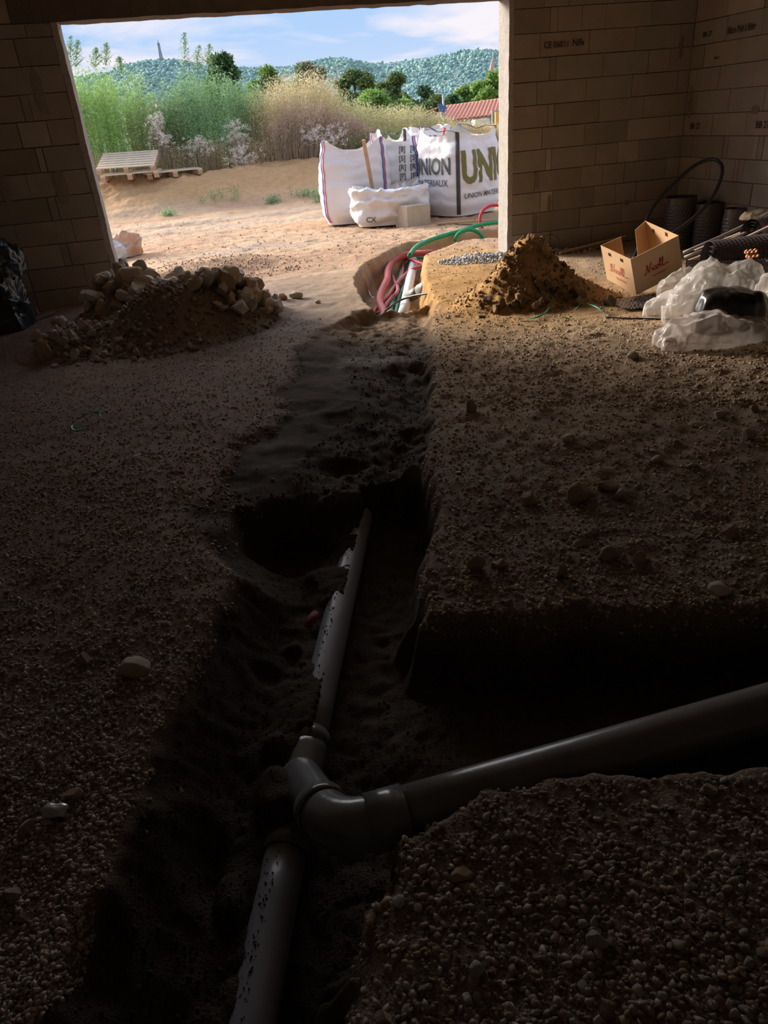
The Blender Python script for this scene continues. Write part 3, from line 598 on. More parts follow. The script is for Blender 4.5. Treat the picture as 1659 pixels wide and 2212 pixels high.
for n, (xa, xb), (ya, yb), (ra, rb) in zones:
    for i in range(n):
        p = at(rg.uniform(xa, xb), rg.uniform(ya, yb)); M = H(p[0], p[1], True)
        if M[0][0] < -.26: continue
        floor_stone(p[0], p[1], ra+(rb-ra)*rg.random()**2)
# gravel too small and too many to count
def pebbles(name, n, px, py, r0, r1, cols, label, seed, zmin=-.262, cond=None, flat=.6, parent=None, wpow=1.0):
    rgp = np.random.default_rng(seed); X = rgp.uniform(*px, n); Y = rgp.uniform(*py, n)
    P = np.array([at(a, b, 2, -.17) for a, b in zip(X, Y)]); M = H(P[:, 0], P[:, 1], True); z, fe, sp, t = M[0], M[4], M[1+1], M[8]
    keep = (z > zmin) & (fe < .25)
    if cond is not None: keep &= cond(P[:, 0], P[:, 1], z, M)
    P = P[keep]; P[:, 2] = z[keep]; n = len(P)
    r = r0+(r1-r0)*rgp.random(n)**2.6; c = np.array(cols)[rgp.integers(0, len(cols), n)]*rgp.uniform(.75, 1.2, (n, 1))
    o = scatter_stones(name, P, r, c, GRV, flat=flat, seed=seed, parent=parent); tag(o, label, 'gravel'); return o
GRV = mat('gravel', (1, 1, 1), (.8, .8, .8), rough=.9, scale=40, attr=True, spec=.25)
LB = [(-5.52, -1.62, .62, .50, .40), (-5.85, -.95, .50, .45, .40), (-5.00, -1.42, .42, .45, .26), (-6.30, -1.65, .40, .40, .14), (-5.35, -.75, .4, .4, .2)]
CG = [(.66, .62, .56), (.55, .50, .44), (.45, .41, .36), (.62, .51, .42), (.48, .34, .27)]; CW = [(.60, .46, .32), (.50, .38, .265), (.66, .53, .39), (.42, .31, .22)]
patchy = lambda x, y, z, M: fb2(x*1.7, y*1.7, 3, 80) > -.30+RNG.uniform(-.45, .25, len(x))
pebbles('gravel', 6300, (740, 1700), (1690, 2230), .0022, .0135, [(c0*.78, c1*.76, c2*.74) for c0, c1, c2 in CG]+[(.34, .24, .17)], 'grey gravel covering the near mound below the dark pipe', 31, cond=patchy)
pebbles('gravel', 19000, (-20, 600), (1060, 2230), .0028, .0105, CG, 'loose grey gravel on the left side of the trench', 32, cond=lambda x, y, z, M: patchy(x, y, z, M) & (M[8] < .10+.08*fb2(x*7, y*7, 2, 81)))
pebbles('gravel', 17000, (-20, 700), (690, 1340), .004, .012, [(.58, .46, .38), (.50, .42, .36), (.42, .31, .25)], 'fine reddish gravel trodden into the ground in front of the rubble pile', 33, cond=lambda x, y, z, M: (np.sum([np.exp(-2.2*(((x-cx)/rx)**2+((y-cy)/ry)**2))*a for (cx, cy, rx, ry, a) in LB], 0) < .03) & (RNG.random(len(y)) < ss(y, -5.5, -4.4)))
pebbles('gravel', 11000, (900, 1680), (860, 1440), .0035, .012, CW, 'fine brown gravel on the ground right of the trench', 34)
pebbles('gravel', 5000, (930, 1680), (680, 880), .006, .014, CW, 'tan grit on the lit ground in front of the sheeting', 35)
pebbles('gravel', 2600, (0, 1080), (470, 680), .008, .022, [(.55, .42, .29), (.48, .33, .22), (.6, .5, .38)], 'pale grit scattered over the dry clay outside the opening', 36, zmin=-.3, cond=lambda x, y, z, M: y > .35)

pebbles('gravel', 1500, (1180, 1640), (545, 680), .004, .016, CW, 'scattered brown grit on the floor around the open carton', 37)
pebbles('gravel', 700, (925, 1080), (555, 690), .004, .013, [(.56, .36, .17), (.5, .33, .18), (.62, .46, .28)], 'orange grit on the trench shoulder next to the clod heap', 38)
# ================================================================ RUBBLE PILES
def mound(x, y, B):
    z = np.full(np.shape(x), -9.0)
    for (cx, cy, rx, ry, a) in B:
        d = np.sqrt(((x-cx)/rx)**2+((y-cy)/ry)**2); z = np.maximum(z, -.24+(a+.07)*(1-ss(d, 0, 1.25)*.98-.04*d))
    return z
def mound_h(x, y, B, s):
    x = np.atleast_1d(np.asarray(x, float)); y = np.atleast_1d(np.asarray(y, float))
    z = 0
    ws = [np.exp(-2.2*(((x-cx)/rx)**2+((y-cy)/ry)**2))*a for (cx, cy, rx, ry, a) in B]
    z = np.sum(ws, 0)/1.0
    z = np.maximum(z-.012, -.05); z = z+(z > 0)*z.clip(0, .06)/.06*(.030*np.abs(fb2(x*6, y*6, 3, s))+.014*fb2(x*22, y*22, 3, s+3))
    return H(x, y)+z-.012*(z < .005)
LB = [(-5.52, -1.62, .62, .50, .40), (-5.85, -.95, .50, .45, .40), (-5.00, -1.42, .42, .45, .26), (-6.30, -1.65, .40, .40, .14), (-5.35, -.75, .4, .4, .2)]
RB_ = [(-2.58, -1.93, .42, .42, .42), (-2.88, -2.15, .42, .38, .16), (-2.25, -2.2, .35, .35, .10)]
def pile(name, label, B, m, colf, ext, step, seed, cat):
    t = thing(name, label, cat, (B[0][0], B[0][1], hz(B[0][0], B[0][1]))); bpy.context.view_layer.update()
    x = np.arange(ext[0], ext[1], step); y = np.arange(ext[2], ext[3], step); X, Y = np.meshgrid(x, y, indexing='ij'); X = X.ravel(); Y = Y.ravel()
    Z = mound_h(X, Y, B, seed); F = grid_faces(len(x), len(y)); dz = Z-H(X, Y); ok = (dz[F] > .004).any(1); F = F[ok]
    used = np.unique(F); mp_ = np.full(len(X), -1); mp_[used] = np.arange(len(used))
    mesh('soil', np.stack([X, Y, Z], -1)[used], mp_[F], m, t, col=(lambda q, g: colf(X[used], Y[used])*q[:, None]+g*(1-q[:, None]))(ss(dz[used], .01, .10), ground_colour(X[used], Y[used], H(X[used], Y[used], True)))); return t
EAR = earth_material('earth_fine', True)
lp = pile('rubble_pile', 'heap of dark earth and pale broken rock in front of the left jamb', LB, EAR, lambda x, y: lerp3((.33, .25, .20), (.27, .20, .165), fb2(x*5, y*5, 3, 5)*.5+.5), (-7, -4.4, -2.6, .1), .016, 200, 'rubble pile')
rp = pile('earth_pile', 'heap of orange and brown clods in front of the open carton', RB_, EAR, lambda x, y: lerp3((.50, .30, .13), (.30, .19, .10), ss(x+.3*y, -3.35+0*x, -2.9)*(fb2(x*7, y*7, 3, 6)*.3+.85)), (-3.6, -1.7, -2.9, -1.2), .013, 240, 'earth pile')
LM = [stone_mesh(800+i, 2, (1, random.uniform(.7, .95), random.uniform(.6, .9)), 12, .3) for i in range(9)]
for i, me in enumerate(LM): me.materials.append([STN, STG, STN, STB][i % 4])
def on_pile(t, B, s, x, y, r, ms, name='stone', dims=None, lift=.55):
    o = bpy.data.objects.new(name, ms[int(rg.integers(len(ms)))]); C.objects.link(o); o.parent = t; o.matrix_parent_inverse = Matrix.Translation(t.location).inverted()
    o.location = (x, y, float(mound_h(x, y, B, s)[0])+r*lift); o.scale = tuple(r*np.array(dims or (1, 1, 1))); o.rotation_euler = tuple(rg.uniform(0, 6.28, 3)) if dims is None else (0, 0, rg.uniform(-.4, .4))
def cluster(t, B, s, n, cx, cy, rx, ry, r0, r1, ms, name='stone', p=2.0):
    for i in range(n):
        a = rg.uniform(0, 6.28); d = math.sqrt(rg.random()); x = cx+rx*d*math.cos(a); y = cy+ry*d*math.sin(a)
        if y > -.06 and x < -6: y = -.1
        on_pile(t, B, s, x, y, r0+(r1-r0)*rg.random()**p, ms, name)
cluster(lp, LB, 200, 95, -5.00, -1.40, .42, .42, .05, .115, LM, 'stone', 1.3); cluster(lp, LB, 200, 80, -5.66, -.98, .55, .40, .05, .13, LM, 'stone', 1.4); cluster(lp, LB, 200, 34, -6.32, -1.62, .30, .34, .03, .075, LM)
cluster(lp, LB, 200, 40, -5.8, -2.1, .55, .22, .02, .05, LM); cluster(lp, LB, 200, 50, -5.5, -1.6, .5, .4, .012, .03, LM); cluster(lp, LB, 200, 20, -5.35, -.2, .35, .35, .03, .07, LM)
for (x, y, r) in [(-5.78, -1.12, .15), (-5.02, -1.62, .12), (-4.92, -1.45, .11), (-6.42, -1.95, .09), (-5.45, -1.0, .11), (-6.2, -2.05, .07), (-4.78, -1.55, .085)]: on_pile(lp, LB, 200, x, y, r, LM, lift=.5)
CLD = mat('clod', (.50, .32, .15), (.32, .21, .12), rough=1, scale=7, bump=.8, bscale=70); CLB = mat('clod_brown', (.30, .20, .12), (.23, .16, .105), rough=1, scale=7, bump=.8, bscale=70)
CM = [stone_mesh(850+i, 3, (1, random.uniform(.75, .95), random.uniform(.65, .9)), 9, .35) for i in range(7)]
for i, me in enumerate(CM): me.materials.append([CLD, CLB, CLD, CLB, CLB][i % 5])
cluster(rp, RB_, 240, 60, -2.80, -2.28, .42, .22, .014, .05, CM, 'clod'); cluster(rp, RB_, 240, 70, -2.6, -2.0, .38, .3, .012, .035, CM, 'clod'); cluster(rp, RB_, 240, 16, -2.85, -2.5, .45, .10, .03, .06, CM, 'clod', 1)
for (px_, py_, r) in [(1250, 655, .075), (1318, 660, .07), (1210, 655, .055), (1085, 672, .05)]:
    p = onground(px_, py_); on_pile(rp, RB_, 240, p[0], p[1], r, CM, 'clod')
def heapstones(name, cx, cy, rx, ry, n, r0, r1, cols, label, seed, parent=None, B=None, s=0, hgt=.04):
    rgp = np.random.default_rng(seed); a = rgp.uniform(0, 6.28, n); d = rgp.random(n)**.6; x = cx+rx*d*np.cos(a); y = cy+ry*d*np.sin(a)
    z = (mound_h(x, y, B, s) if B else H(x, y))+hgt*(1-d)*rgp.random(n); c = np.array(cols)[rgp.integers(0, len(cols), n)]*rgp.uniform(.75, 1.2, (n, 1))
    r = r0+(r1-r0)*rgp.random(n)**2.5
    o = scatter_stones(name, np.stack([x, y, z], -1), r, c, GRV, flat=.75, seed=seed, parent=None)
    if parent is not None: o.parent = parent; o.matrix_parent_inverse = Matrix.Translation(parent.location).inverted()
    else: tag(o, label, 'gravel')
heapstones('loose_gravel', -5.6, -1.55, .95, .75, 2600, .006, .028, [(.36, .29, .235), (.28, .215, .18), (.42, .36, .29)], '', 41, lp, LB, 200, 0)
heapstones('loose_gravel', -2.65, -2.1, .75, .6, 1500, .005, .02, [(.46, .29, .14), (.30, .20, .12), (.5, .36, .2)], '', 42, rp, RB_, 240, 0)
heapstones('gravel', -2.30, -.10, .48, .30, 1100, .008, .024, [(.55, .54, .53), (.46, .45, .45), (.38, .37, .36)], 'patch of pale grey gravel at the foot of the right jamb', 43)
heapstones('gravel', -1.45, -.22, .62, .09, 380, .008, .03, [(.48, .44, .38), (.38, .34, .29)], 'mortar crumbs and stones along the foot of the back wall', 44)
heapstones('gravel', -4.9, .85, .9, .55, 700, .005, .016, [(.58, .42, .30), (.46, .30, .21), (.62, .52, .40)], 'low spill of reddish grit outside the left jamb', 45, hgt=.02)

# clumps of damp sand on the trench fill and along the slopes
SDC = mat('sand_clump', (.095, .073, .057), (.06, .047, .037), rough=1, attr=True, spec=.1)
def clumps(n, px, py, r0, r1, seed, label):
    rgp = np.random.default_rng(seed); P = np.array([at(a, b, 2, -.25) for a, b in zip(rgp.uniform(*px, n), rgp.uniform(*py, n))]); M = H(P[:, 0], P[:, 1], True); x, y = P[:, 0], P[:, 1]
    keep = (M[4] > .45) | ((y < -4.7) & (x < xpipe(y)-.05) & (M[8] > .16)) | ((M[5] > .6) & (x > xpipe(y)+.09) & (fb2(x*4, y*4, 2, 82) > -.1)); P = P[keep]; P[:, 2] = M[0][keep]; m_ = len(P); r = r0+(r1-r0)*rgp.random(m_)**4
    dry = ss(P[:, 1], -3.0, -1.8)[:, None]; o = scatter_stones('sand_clumps', P, r, (1-dry)*np.ones((m_, 3))*rgp.uniform(.7, 1.3, (m_, 1))+dry*np.array((3.2, 2.8, 2.4)), SDC, flat=.8, seed=seed, sink=.45); tag(o, label, 'sand')
clumps(7000, (380, 960), (690, 1120), .003, .012, 51, 'damp clumpy sand filling the far part of the trench')
clumps(9000, (80, 1000), (1120, 2212), .0018, .008, 52, 'dark damp clumpy sand on the slopes around the grey pipes')
# ================================================================ CARTON
CB = mat('cardboard', (.62, .41, .235), (.56, .37, .21), rough=.85, scale=5); CBI = mat('cardboard_inside', (.46, .29, .17), rough=.9); PRT = mat('red_print', (.62, .035, .045), rough=.7); PRG = mat('red_print_faint', (.50, .16, .11), rough=.8)
B2 = np.array([-1.938, -2.488, -.167]); T2 = np.array([-2.035, -2.519, .115]); B3 = np.array([-1.553, -2.494, -.035]); T3 = np.array([-1.651, -2.525, .247]); B1 = np.array([-1.947, -2.043, -.121]); T1 = np.array([-2.044, -2.074, .161])
ex = (B3-B2)*1.0; ey = (B1-B2); ez = (T2-B2); B2 = B2+(0, 0, .012)
ct = thing('carton', 'open bottomless brown carton with red script lettering, tilted beside the clod heap', 'box', tuple(B2))
def cpt(a, b, c): return B2+ex*a+ey*b+ez*c
def panel(name, a, b, c, d, th, m, parent):
    a, b, c, d = map(np.array, (a, b, c, d)); n = np.cross(b-a, d-a); n = n/np.linalg.norm(n)*th
    V = [a, b, c, d, a+n, b+n, c+n, d+n]; return mesh(name, V, [(3,2,1,0), (4,5,6,7), (0,1,5,4), (1,2,6,5), (2,3,7,6), (3,0,4,7)], m, parent, smooth=False)
P_ = cpt
pa = panel('side_panel', P_(0,1,0), P_(0,0,0), P_(0,0,1), P_(0,1,1), -.004, CB, ct)
pb = panel('front_panel', P_(0,0,0), P_(1,0,0), P_(1,0,1), P_(0,0,1), -.004, CB, ct)
pc = panel('side_panel', P_(1,0,0), P_(1,1,0), P_(1.0,1,1.06), P_(1,0,1), -.004, CB, ct)
panel('flap', P_(0,1,0), P_(.42,.95,0), P_(.42,.95,1.0), P_(0,1,1), .004, CBI, ct)
panel('flap', P_(.66,.9,0), P_(1,1,0), P_(1,1,1.06), P_(.70,.9,1.02), .004, CBI, ct)
HOLE = mat('hole_shade', (.035, .022, .014), rough=1)
def hole(o, u, v, w, h, f, par):
    p = f(u, v); q = f(u+w, v); r = f(u+w, v+h); s_ = f(u, v+h); mesh('hand_hole', [p, q, r, s_], [(0,1,2,3)], HOLE, par, smooth=False)  # not cut through: a dark sheet paints the shade inside the hole
nA = -ex/np.linalg.norm(ex)*.0055; nB = -ey/np.linalg.norm(ey)*.0055
hole(pa, .28, .82, .06, .09, lambda u, v: cpt(0, u, v)+nA, pa); hole(pa, .68, .82, .06, .09, lambda u, v: cpt(0, u, v)+nA, pa)
hole(pc, .32, .86, .07, .10, lambda u, v: cpt(1, u, v)+nA, pc); hole(pc, .72, .82, .07, .10, lambda u, v: cpt(1, u, v)+nA, pc)
SCRIPT = [[(-.16,.02),(-.06,.0),(.04,.06),(.12,.30),(.20,.62),(.26,.78),(.27,.60),(.28,.30),(.34,.04),(.42,.28),(.52,.60),(.62,.84),(.70,.92)],[(.14,.72),(.26,.80)],
 [(.66,.30),(.72,.42),(.70,.18),(.74,.08),(.84,.20)],[(.76,.58),(.79,.63)],[(1.10,.36),(1.02,.42),(.93,.32),(.91,.16),(.98,.06),(1.10,.12),(1.17,.2)],
 [(1.30,.40),(1.20,.34),(1.17,.18),(1.24,.06),(1.35,.12),(1.38,.28),(1.30,.40),(1.44,.36)],[(1.44,.26),(1.60,.56),(1.66,.82),(1.60,.88),(1.54,.70),(1.54,.36),(1.58,.10),(1.68,.14)],[(1.68,.16),(1.84,.52),(1.90,.82),(1.84,.88),(1.78,.70),(1.78,.36),(1.82,.10),(1.95,.08),(2.2,.16),(2.42,.14)]]
def script_on(par, f, u0, v0, su, sv, r, m):
    V = []; F = []
    for st in SCRIPT:
        c = catmull([np.array([a, b, 0]) for a, b in st], 5)
        P = np.array([f(u0+su*p[0], v0+sv*p[1]) for p in c]); v, fc = tube_geo(P, r, 5); F += [tuple(i+len(V) for i in q) for q in fc]; V += list(v)
    return mesh('lettering', V, F, m, par)
def flat_text_on(par, s, f, u0, v0, su, sv, m, size=1.0, off=.02, name='lettering'):
    me = text_mesh(s, size, offset=off)
    for v in me.vertices: v.co = Vector(f(u0+su*v.co.x, v0+sv*v.co.y))
    return link(name, me, m, par)
fA = lambda u, v: cpt(0, 1-u, v)+nA*.9; fB = lambda u, v: cpt(u, 0, v)+nB*.9
script_on(pa, fA, .22, .36, .25, .30, .0014, PRT); script_on(pb, fB, .25, .42, .20, .28, .0030, mat('red_print_dull', (.42, .03, .03), rough=.8))
flat_text_on(pa, 'by aliaxis', fA, .55, .24, .085, .10, PRG); flat_text_on(pb, 'by aliaxis', fB, .52, .30, .075, .10, PRG)

# ================================================================ HOSE LOOP, ROLLS OF MEMBRANE, LATHS
HOSEM = mat('black_hose', (.022, .026, .028), (.03, .034, .036), rough=.32, spec=.6)
hl = [(1368, 560, -1.0), (1378, 535, -.95), (1388, 500, -.9), (1402, 462, -.85), (1428, 425, -.8), (1462, 390, -.78), (1500, 358, -.80), (1535, 344, -.88), (1556, 352, -1.0), (1560, 372, -1.1), (1552, 400, -1.2), (1535, 432, -1.3), (1512, 458, -1.4), (1485, 482, -1.5), (1460, 500, -1.6), (1430, 520, -1.75), (1400, 545, -1.9)]
tag(tube('black_hose', catmull(px3(hl, 1), 6), .0165, HOSEM, seg=12), 'stiff black water hose standing in a tall loop in the wall corner behind the carton', 'hose')
MEM = mat('membrane', (.075, .060, .066), (.10, .082, .085), rough=.30, spec=.6, scale=9)
def dimple_roll(name, a, b, r, label, plain=.07, pitch=.031, hgt=.011, squash=1.0, group=None, spiral=True):
    a = np.array(a, float); b = np.array(b, float); ax = b-a; Ln = np.linalg.norm(ax); ax /= Ln
    up = np.array([0, 0, 1.]) if abs(ax[2]) < .8 else np.array([0, 1., 0]); e1 = np.cross(up, ax); e1 /= np.linalg.norm(e1); e2 = np.cross(ax, e1)
    nc = int(round(2*PI*r/pitch)); nu = nc*4; nv = int(Ln/pitch*4)
    U, S_ = np.meshgrid(np.arange(nu), np.linspace(0, Ln, nv), indexing='ij'); th = U*2*PI/nu
    ph = U/4.0+.5*(np.floor(S_/pitch) % 2); d = (np.clip(np.sin(ph*2*PI), -.2, 1)+.2)*(np.clip(np.sin(S_/pitch*2*PI), -.2, 1)+.2)/1.44
    d = np.where(S_ > Ln-plain, 0, d); rr = r*(1+.03*np.sin(2*th+1)+.02*np.sin(3*th+S_*6))+hgt*d
    V = a+ax*S_[..., None]+rr[..., None]*(np.cos(th)[..., None]*e1+np.sin(th)[..., None]*e2*squash)
    t = thing(name, label, 'roll', tuple(a), group=group); bpy.context.view_layer.update()
    mesh('sheet', V.reshape(-1, 3), grid_faces(nu, nv, True), MEM, t)
    n = 90; k = np.linspace(0, 1, n); rs = r*(.25+.72*k); tt = k*2*PI*3.2
    for e, s0 in ((b, -1),):
        W = [];
        for i in range(n):
            p = rs[i]*(math.cos(tt[i])*e1+math.sin(tt[i])*e2*squash); W.append(e+p); W.append(e+p+ax*s0*Ln*.5)
        mesh('inner_winding', W, [(2*i, 2*i+2, 2*i+3, 2*i+1) for i in range(n-1)], MEM, t)
    return t
def standing(px, py_top, py_bot, wpx, yd, label):
    b = at(px, py_bot, 1, yd); tp = at(px, py_top, 1, yd); sc_ = FPX/((b-CAM)@_w); r = wpx/sc_/2
    zb_ = hz(b[0], b[1]); dimple_roll('membrane_roll', (b[0]-.04, b[1], zb_), (b[0]-.05, b[1], tp[2]-.02), r, label, group='dimpled membrane rolls standing in the corner')
standing(1470, 420, 520, 62, -.55, 'widest standing roll of black dimpled membrane, leftmost in the wall corner'); standing(1531, 433, 520, 56, -.75, 'standing roll of black dimpled membrane between two others in the corner'); standing(1587, 445, 535, 44, -1.33, 'narrowest standing roll of black dimpled membrane, rightmost in the corner')
ra, rb = at(1668, 560, 2, -.02), at(1500, 573, 2, -.06)
dimple_roll('membrane_roll', at(1690, 545, 2, .03), at(1530, 566, 2, -.0), .165, 'loosely rolled black dimpled membrane lying behind the plastic sheeting', plain=.0, squash=.95)
dimple_roll('membrane_roll', at(1705, 482, 2, .16), at(1622, 502, 2, .14), .105, 'dimpled membrane roll with smooth end lying on top of the heap at the right edge', plain=.05)
def dimple_sheet(name, P, label, pitch=.031, hgt=.011):
    """P: function (u,v)->point over lengths (lu,lv)"""
    f, lu, lv = P; nu = int(lu/pitch*4); nv = int(lv/pitch*4); U, W = np.meshgrid(np.linspace(0, lu, nu), np.linspace(0, lv, nv), indexing='ij')
    d = (np.clip(np.sin((U/pitch+.5*(np.floor(W/pitch) % 2))*2*PI), -.2, 1)+.2)*(np.clip(np.sin(W/pitch*2*PI), -.2, 1)+.2)/1.44
    V = f(U/lu, W/lv); V = V.copy(); V[..., 2] += hgt*d; return tag(mesh(name, V.reshape(-1, 3), grid_faces(nu, nv), MEM), label, 'sheet')
def bil(p00, p10, p11, p01, bump=.0, s=0):
    p00, p10, p11, p01 = map(np.array, (p00, p10, p11, p01))
    def f(u, v):
        u = u[..., None]; v = v[..., None]; P = p00*(1-u)*(1-v)+p10*u*(1-v)+p11*u*v+p01*(1-u)*v
        k = u[..., 0]; q = v[..., 0]; P[..., 2] += bump*np.sin(PI*k)*np.sin(PI*q)+.02*fb2(k*3, q*3, 2, s); return P
    return f
g_ = lambda x, y, dz: at(x, y, 2, hz(*at(x, y)[:2])+dz)
dimple_sheet('membrane_sheet', (bil(g_(1482, 612, .02), g_(1700, 640, .02), at(1700, 560, 2, .07), at(1480, 566, 2, .02), .05, 3), 1.0, .36), 'sheet of black dimpled membrane spilling down in front of the lying roll')
dimple_sheet('membrane_sheet', (bil(g_(1342, 668, .015), g_(1420, 668, .015), g_(1445, 632, .015), g_(1330, 650, .015), .02, 4), .34, .18), 'small torn piece of black dimpled membrane on the floor under the carton')
GRS = mat('grey_strip', (.34, .31, .30), (.26, .24, .235), rough=.6); PNK = mat('pinkish_strip', (.50, .36, .32), rough=.8); CRM = mat('cream_paper', (.66, .58, .42), (.56, .48, .33), rough=.9)
for i, (x0, y0, x1, y1, m, r, lab) in enumerate([(1476, 546, 1700, 440, GRS, .014, 'uppermost grey plastic tube of the bundle leaning over the membrane'), (1478, 556, 1720, 452, GRS, .012, 'grey tube just below the uppermost one of the bundle'), (1480, 566, 1710, 466, PNK, .010, 'thin pinkish strip lying along the underside of the tube bundle'), (1500, 540, 1705, 455, PNK, .007, 'thinnest strip, between the two grey tubes of the bundle')]):
    p, q = at(x0, y0, 2, -.06), at(x1, y1, 2, .30); mid = (p+q)/2+np.array([0, 0, -.015])
    tag(tube('plastic_tube', catmull([p, mid, q], 6), r, m, seg=10), lab, 'tube')

# ================================================================ CRUMPLED FILM, TARP, SACK
def film_mat(name, c, alpha, rough=.22):
    m = mat(name, c, rough=rough, spec=.6, alpha=alpha); b = m.node_tree.nodes['Principled BSDF']; L = m.node_tree.links; N = m.node_tree.nodes
    tr = N.new('ShaderNodeBsdfTranslucent'); tr.inputs[0].default_value = (*c, 1); mx = N.new('ShaderNodeMixShader'); mx.inputs[0].default_value = .30
    tp = N.new('ShaderNodeBsdfTransparent'); m2 = N.new('ShaderNodeMixShader'); b.inputs['Alpha'].default_value = 1
    L.new(b.outputs[0], mx.inputs[1]); L.new(tr.outputs[0], mx.inputs[2]); m2.inputs[0].default_value = 1-alpha
    L.new(mx.outputs[0], m2.inputs[1]); L.new(tp.outputs[0], m2.inputs[2]); L.new(m2.outputs[0], N['Material Output'].inputs[0]); return m
FILM = film_mat('clear_film', (.90, .86, .82), .42, .12); FILM2 = film_mat('milky_film', (.88, .81, .77), .66, .16)
def crease(x, y, z, s, k=1.0):
    w = .05*fb3(x*7, y*7, z*7, 2, s+3); a = 1-np.abs(vn3(x*3.4+w*9, y*3.4, z*3.4, s))*2.2; b = 1-np.abs(vn3(x*8+w*12, y*8, z*8, s+7))*2.4; c = 1-np.abs(vn3(x*19+w*30, y*19, z*19, s+9))*2.2; return k*(.030*a+.022*b+.009*c)
def lump(name, c, rx, ry, h, m, label, cat, seed, u0=0, u1=2*PI, top=1.0, nu=150, nv=72, base=None, parent=None, k=1.0, power=.75, tail=None):
    U, W = np.meshgrid(np.linspace(u0, u1, nu), np.linspace(0, 1, nv), indexing='ij')
    prof = np.cos(W*PI/2*top)**power; hh = np.sin(W*PI/2*top)**.9
    irr = 1+.16*fb2(np.cos(U)*1.5+seed, np.sin(U)*1.5, 3, seed)+.05*fb2(np.cos(U)*6+seed, np.sin(U)*6, 2, seed)*(1-W)
    X = c[0]+rx*prof*irr*np.cos(U); Y = c[1]+ry*prof*irr*np.sin(U); Z = h*hh*(1+.14*fb2(X*5, Y*5, 2, seed+4))
    if tail: X = X+tail[0]*(1-W)**2*np.clip(np.cos(U), 0, 1)**2; Z = Z*(1-.35*np.clip(np.cos(U), 0, 1))
    d = crease(X, Y, Z, seed, k); X += d*np.cos(U)*prof*.8; Y += d*np.sin(U)*prof*.8; Z = Z+d*np.minimum(1, Z/.05+.15)
    Z = (base if base is not None else H(X.ravel(), Y.ravel()).reshape(X.shape))+Z+.004
    o = mesh(name, np.stack([X, Y, Z], -1).reshape(-1, 3), grid_faces(nu, nv), m, parent)
    if label: tag(o, label, cat)
    return o
BP = mat('black_film', (.014, .013, .012), (.022, .02, .018), rough=.28, spec=.6)
c = onground(1572, 712); drm = thing('wrapped_roll', 'squat roll wrapped in shiny black film, showing through torn clear plastic', 'roll', tuple(c)); bpy.context.view_layer.update()
lump('wrapper', c, .225, .18, .25, BP, None, None, 61, parent=drm, k=.25, power=.22, nu=70, nv=40)
cl = onground(1508, 700); mesh('cardboard_tab', [cl+v for v in [(-.02, -.17, .08), (.035, -.20, .08), (.035, -.19, .20), (.0, -.18, .24), (-.02, -.17, .22)]], [(0,1,2,3,4)], mat('tan_card', (.74, .46, .24), rough=.8), drm, smooth=False)
c1 = onground(1560, 700); lump('plastic_film', c1+np.array([.03, .10, 0]), .36, .25, .32, FILM, 'big crumpled hood of clear plastic film behind and around the black roll', 'plastic film', 71, u0=-.35, u1=PI+.95, k=1.15, power=.40)
lump('plastic_film', onground(1548, 733)+np.array([.02, .0, 0]), .42, .17, .13, FILM2, 'milky crumpled plastic film lying in front of the black roll', 'plastic film', 72, k=.9, tail=(.22, 0))
lump('plastic_film', onground(1432, 680), .14, .11, .13, FILM, 'small torn tuft of clear film at the left end of the sheeting', 'plastic film', 73, k=1.5, nu=70, nv=36)
lump('plastic_film', onground(1660, 680)+np.array([.12, .0, 0]), .22, .18, .22, FILM, 'clear film bunched against the right edge beside the black roll', 'plastic film', 74, k=1.5, nu=80, nv=44)
lump('plastic_film', onground(1470, 660)+np.array([.02, .03, 0]), .16, .12, .17, FILM, 'clear film puffed up between the carton and the black roll', 'plastic film', 75, k=1.4, nu=80, nv=44)
TARP = mat('tarpaulin', (.020, .030, .034), (.03, .042, .046), rough=.25, spec=.7)
ta = at(0, 665, 1, -.55); tb = thing('tarpaulin', 'bunched black tarpaulin piled against the wall at the left edge', 'tarpaulin', (ta[0], ta[1], hz(ta[0], ta[1]))); bpy.context.view_layer.update()
lump('lower_fold', np.array([ta[0]-.02, ta[1], 0]), .22, .24, .50, TARP, None, None, 81, parent=tb, k=1.7, power=.4); tu = at(-8, 590, 1, -.6)
lump('upper_fold', np.array([tu[0]+.02, tu[1], 0]), .22, .20, .24, TARP, None, None, 83, parent=tb, k=1.4, power=.4, base=tu[2]-.03)
YEL = mat('yellow_handle', (.70, .46, .05), (.60, .40, .06), rough=.55); yb_ = onground(62, 678)
o = tube('tool_handle', np.array([yb_+(0, 0, .01), at(15, 585, 1, yb_[1]+.05)]), .018, YEL, seg=12); tag(o, 'yellow tool handle leaning against the black tarpaulin', 'handle')
WDD = mat('old_wood', (.26, .20, .155), (.20, .155, .12), rough=.9, scale=14); WD = mat('wood', (.56, .37, .22), (.48, .31, .18), rough=.85, scale=12); WDP = mat('pale_wood', (.74, .62, .47), (.64, .52, .38), rough=.85, scale=12)
def beam(name, a, b, w, h, m, label=None, cat=None, parent=None, tilt=0):
    a = np.array(a, float); b = np.array(b, float); d = b-a; L_ = np.linalg.norm(d); d /= L_; up = np.array([0, 0, 1.]); s_ = np.cross(d, up); s_ /= np.linalg.norm(s_); u = np.cross(s_, d)
    s2 = math.cos(tilt)*s_+math.sin(tilt)*u; u2 = np.cross(s2, d); V = []
    for p in (a, b):
        for i, j in ((-1,-1), (1,-1), (1,1), (-1,1)): V.append(p+s2*w/2*i+u2*h/2*j)
    o = mesh(name, V, [(0,1,2,3), (7,6,5,4), (0,4,5,1), (1,5,6,2), (2,6,7,3), (3,7,4,0)], m, parent, smooth=False)
    if label: tag(o, label, cat)
    return o
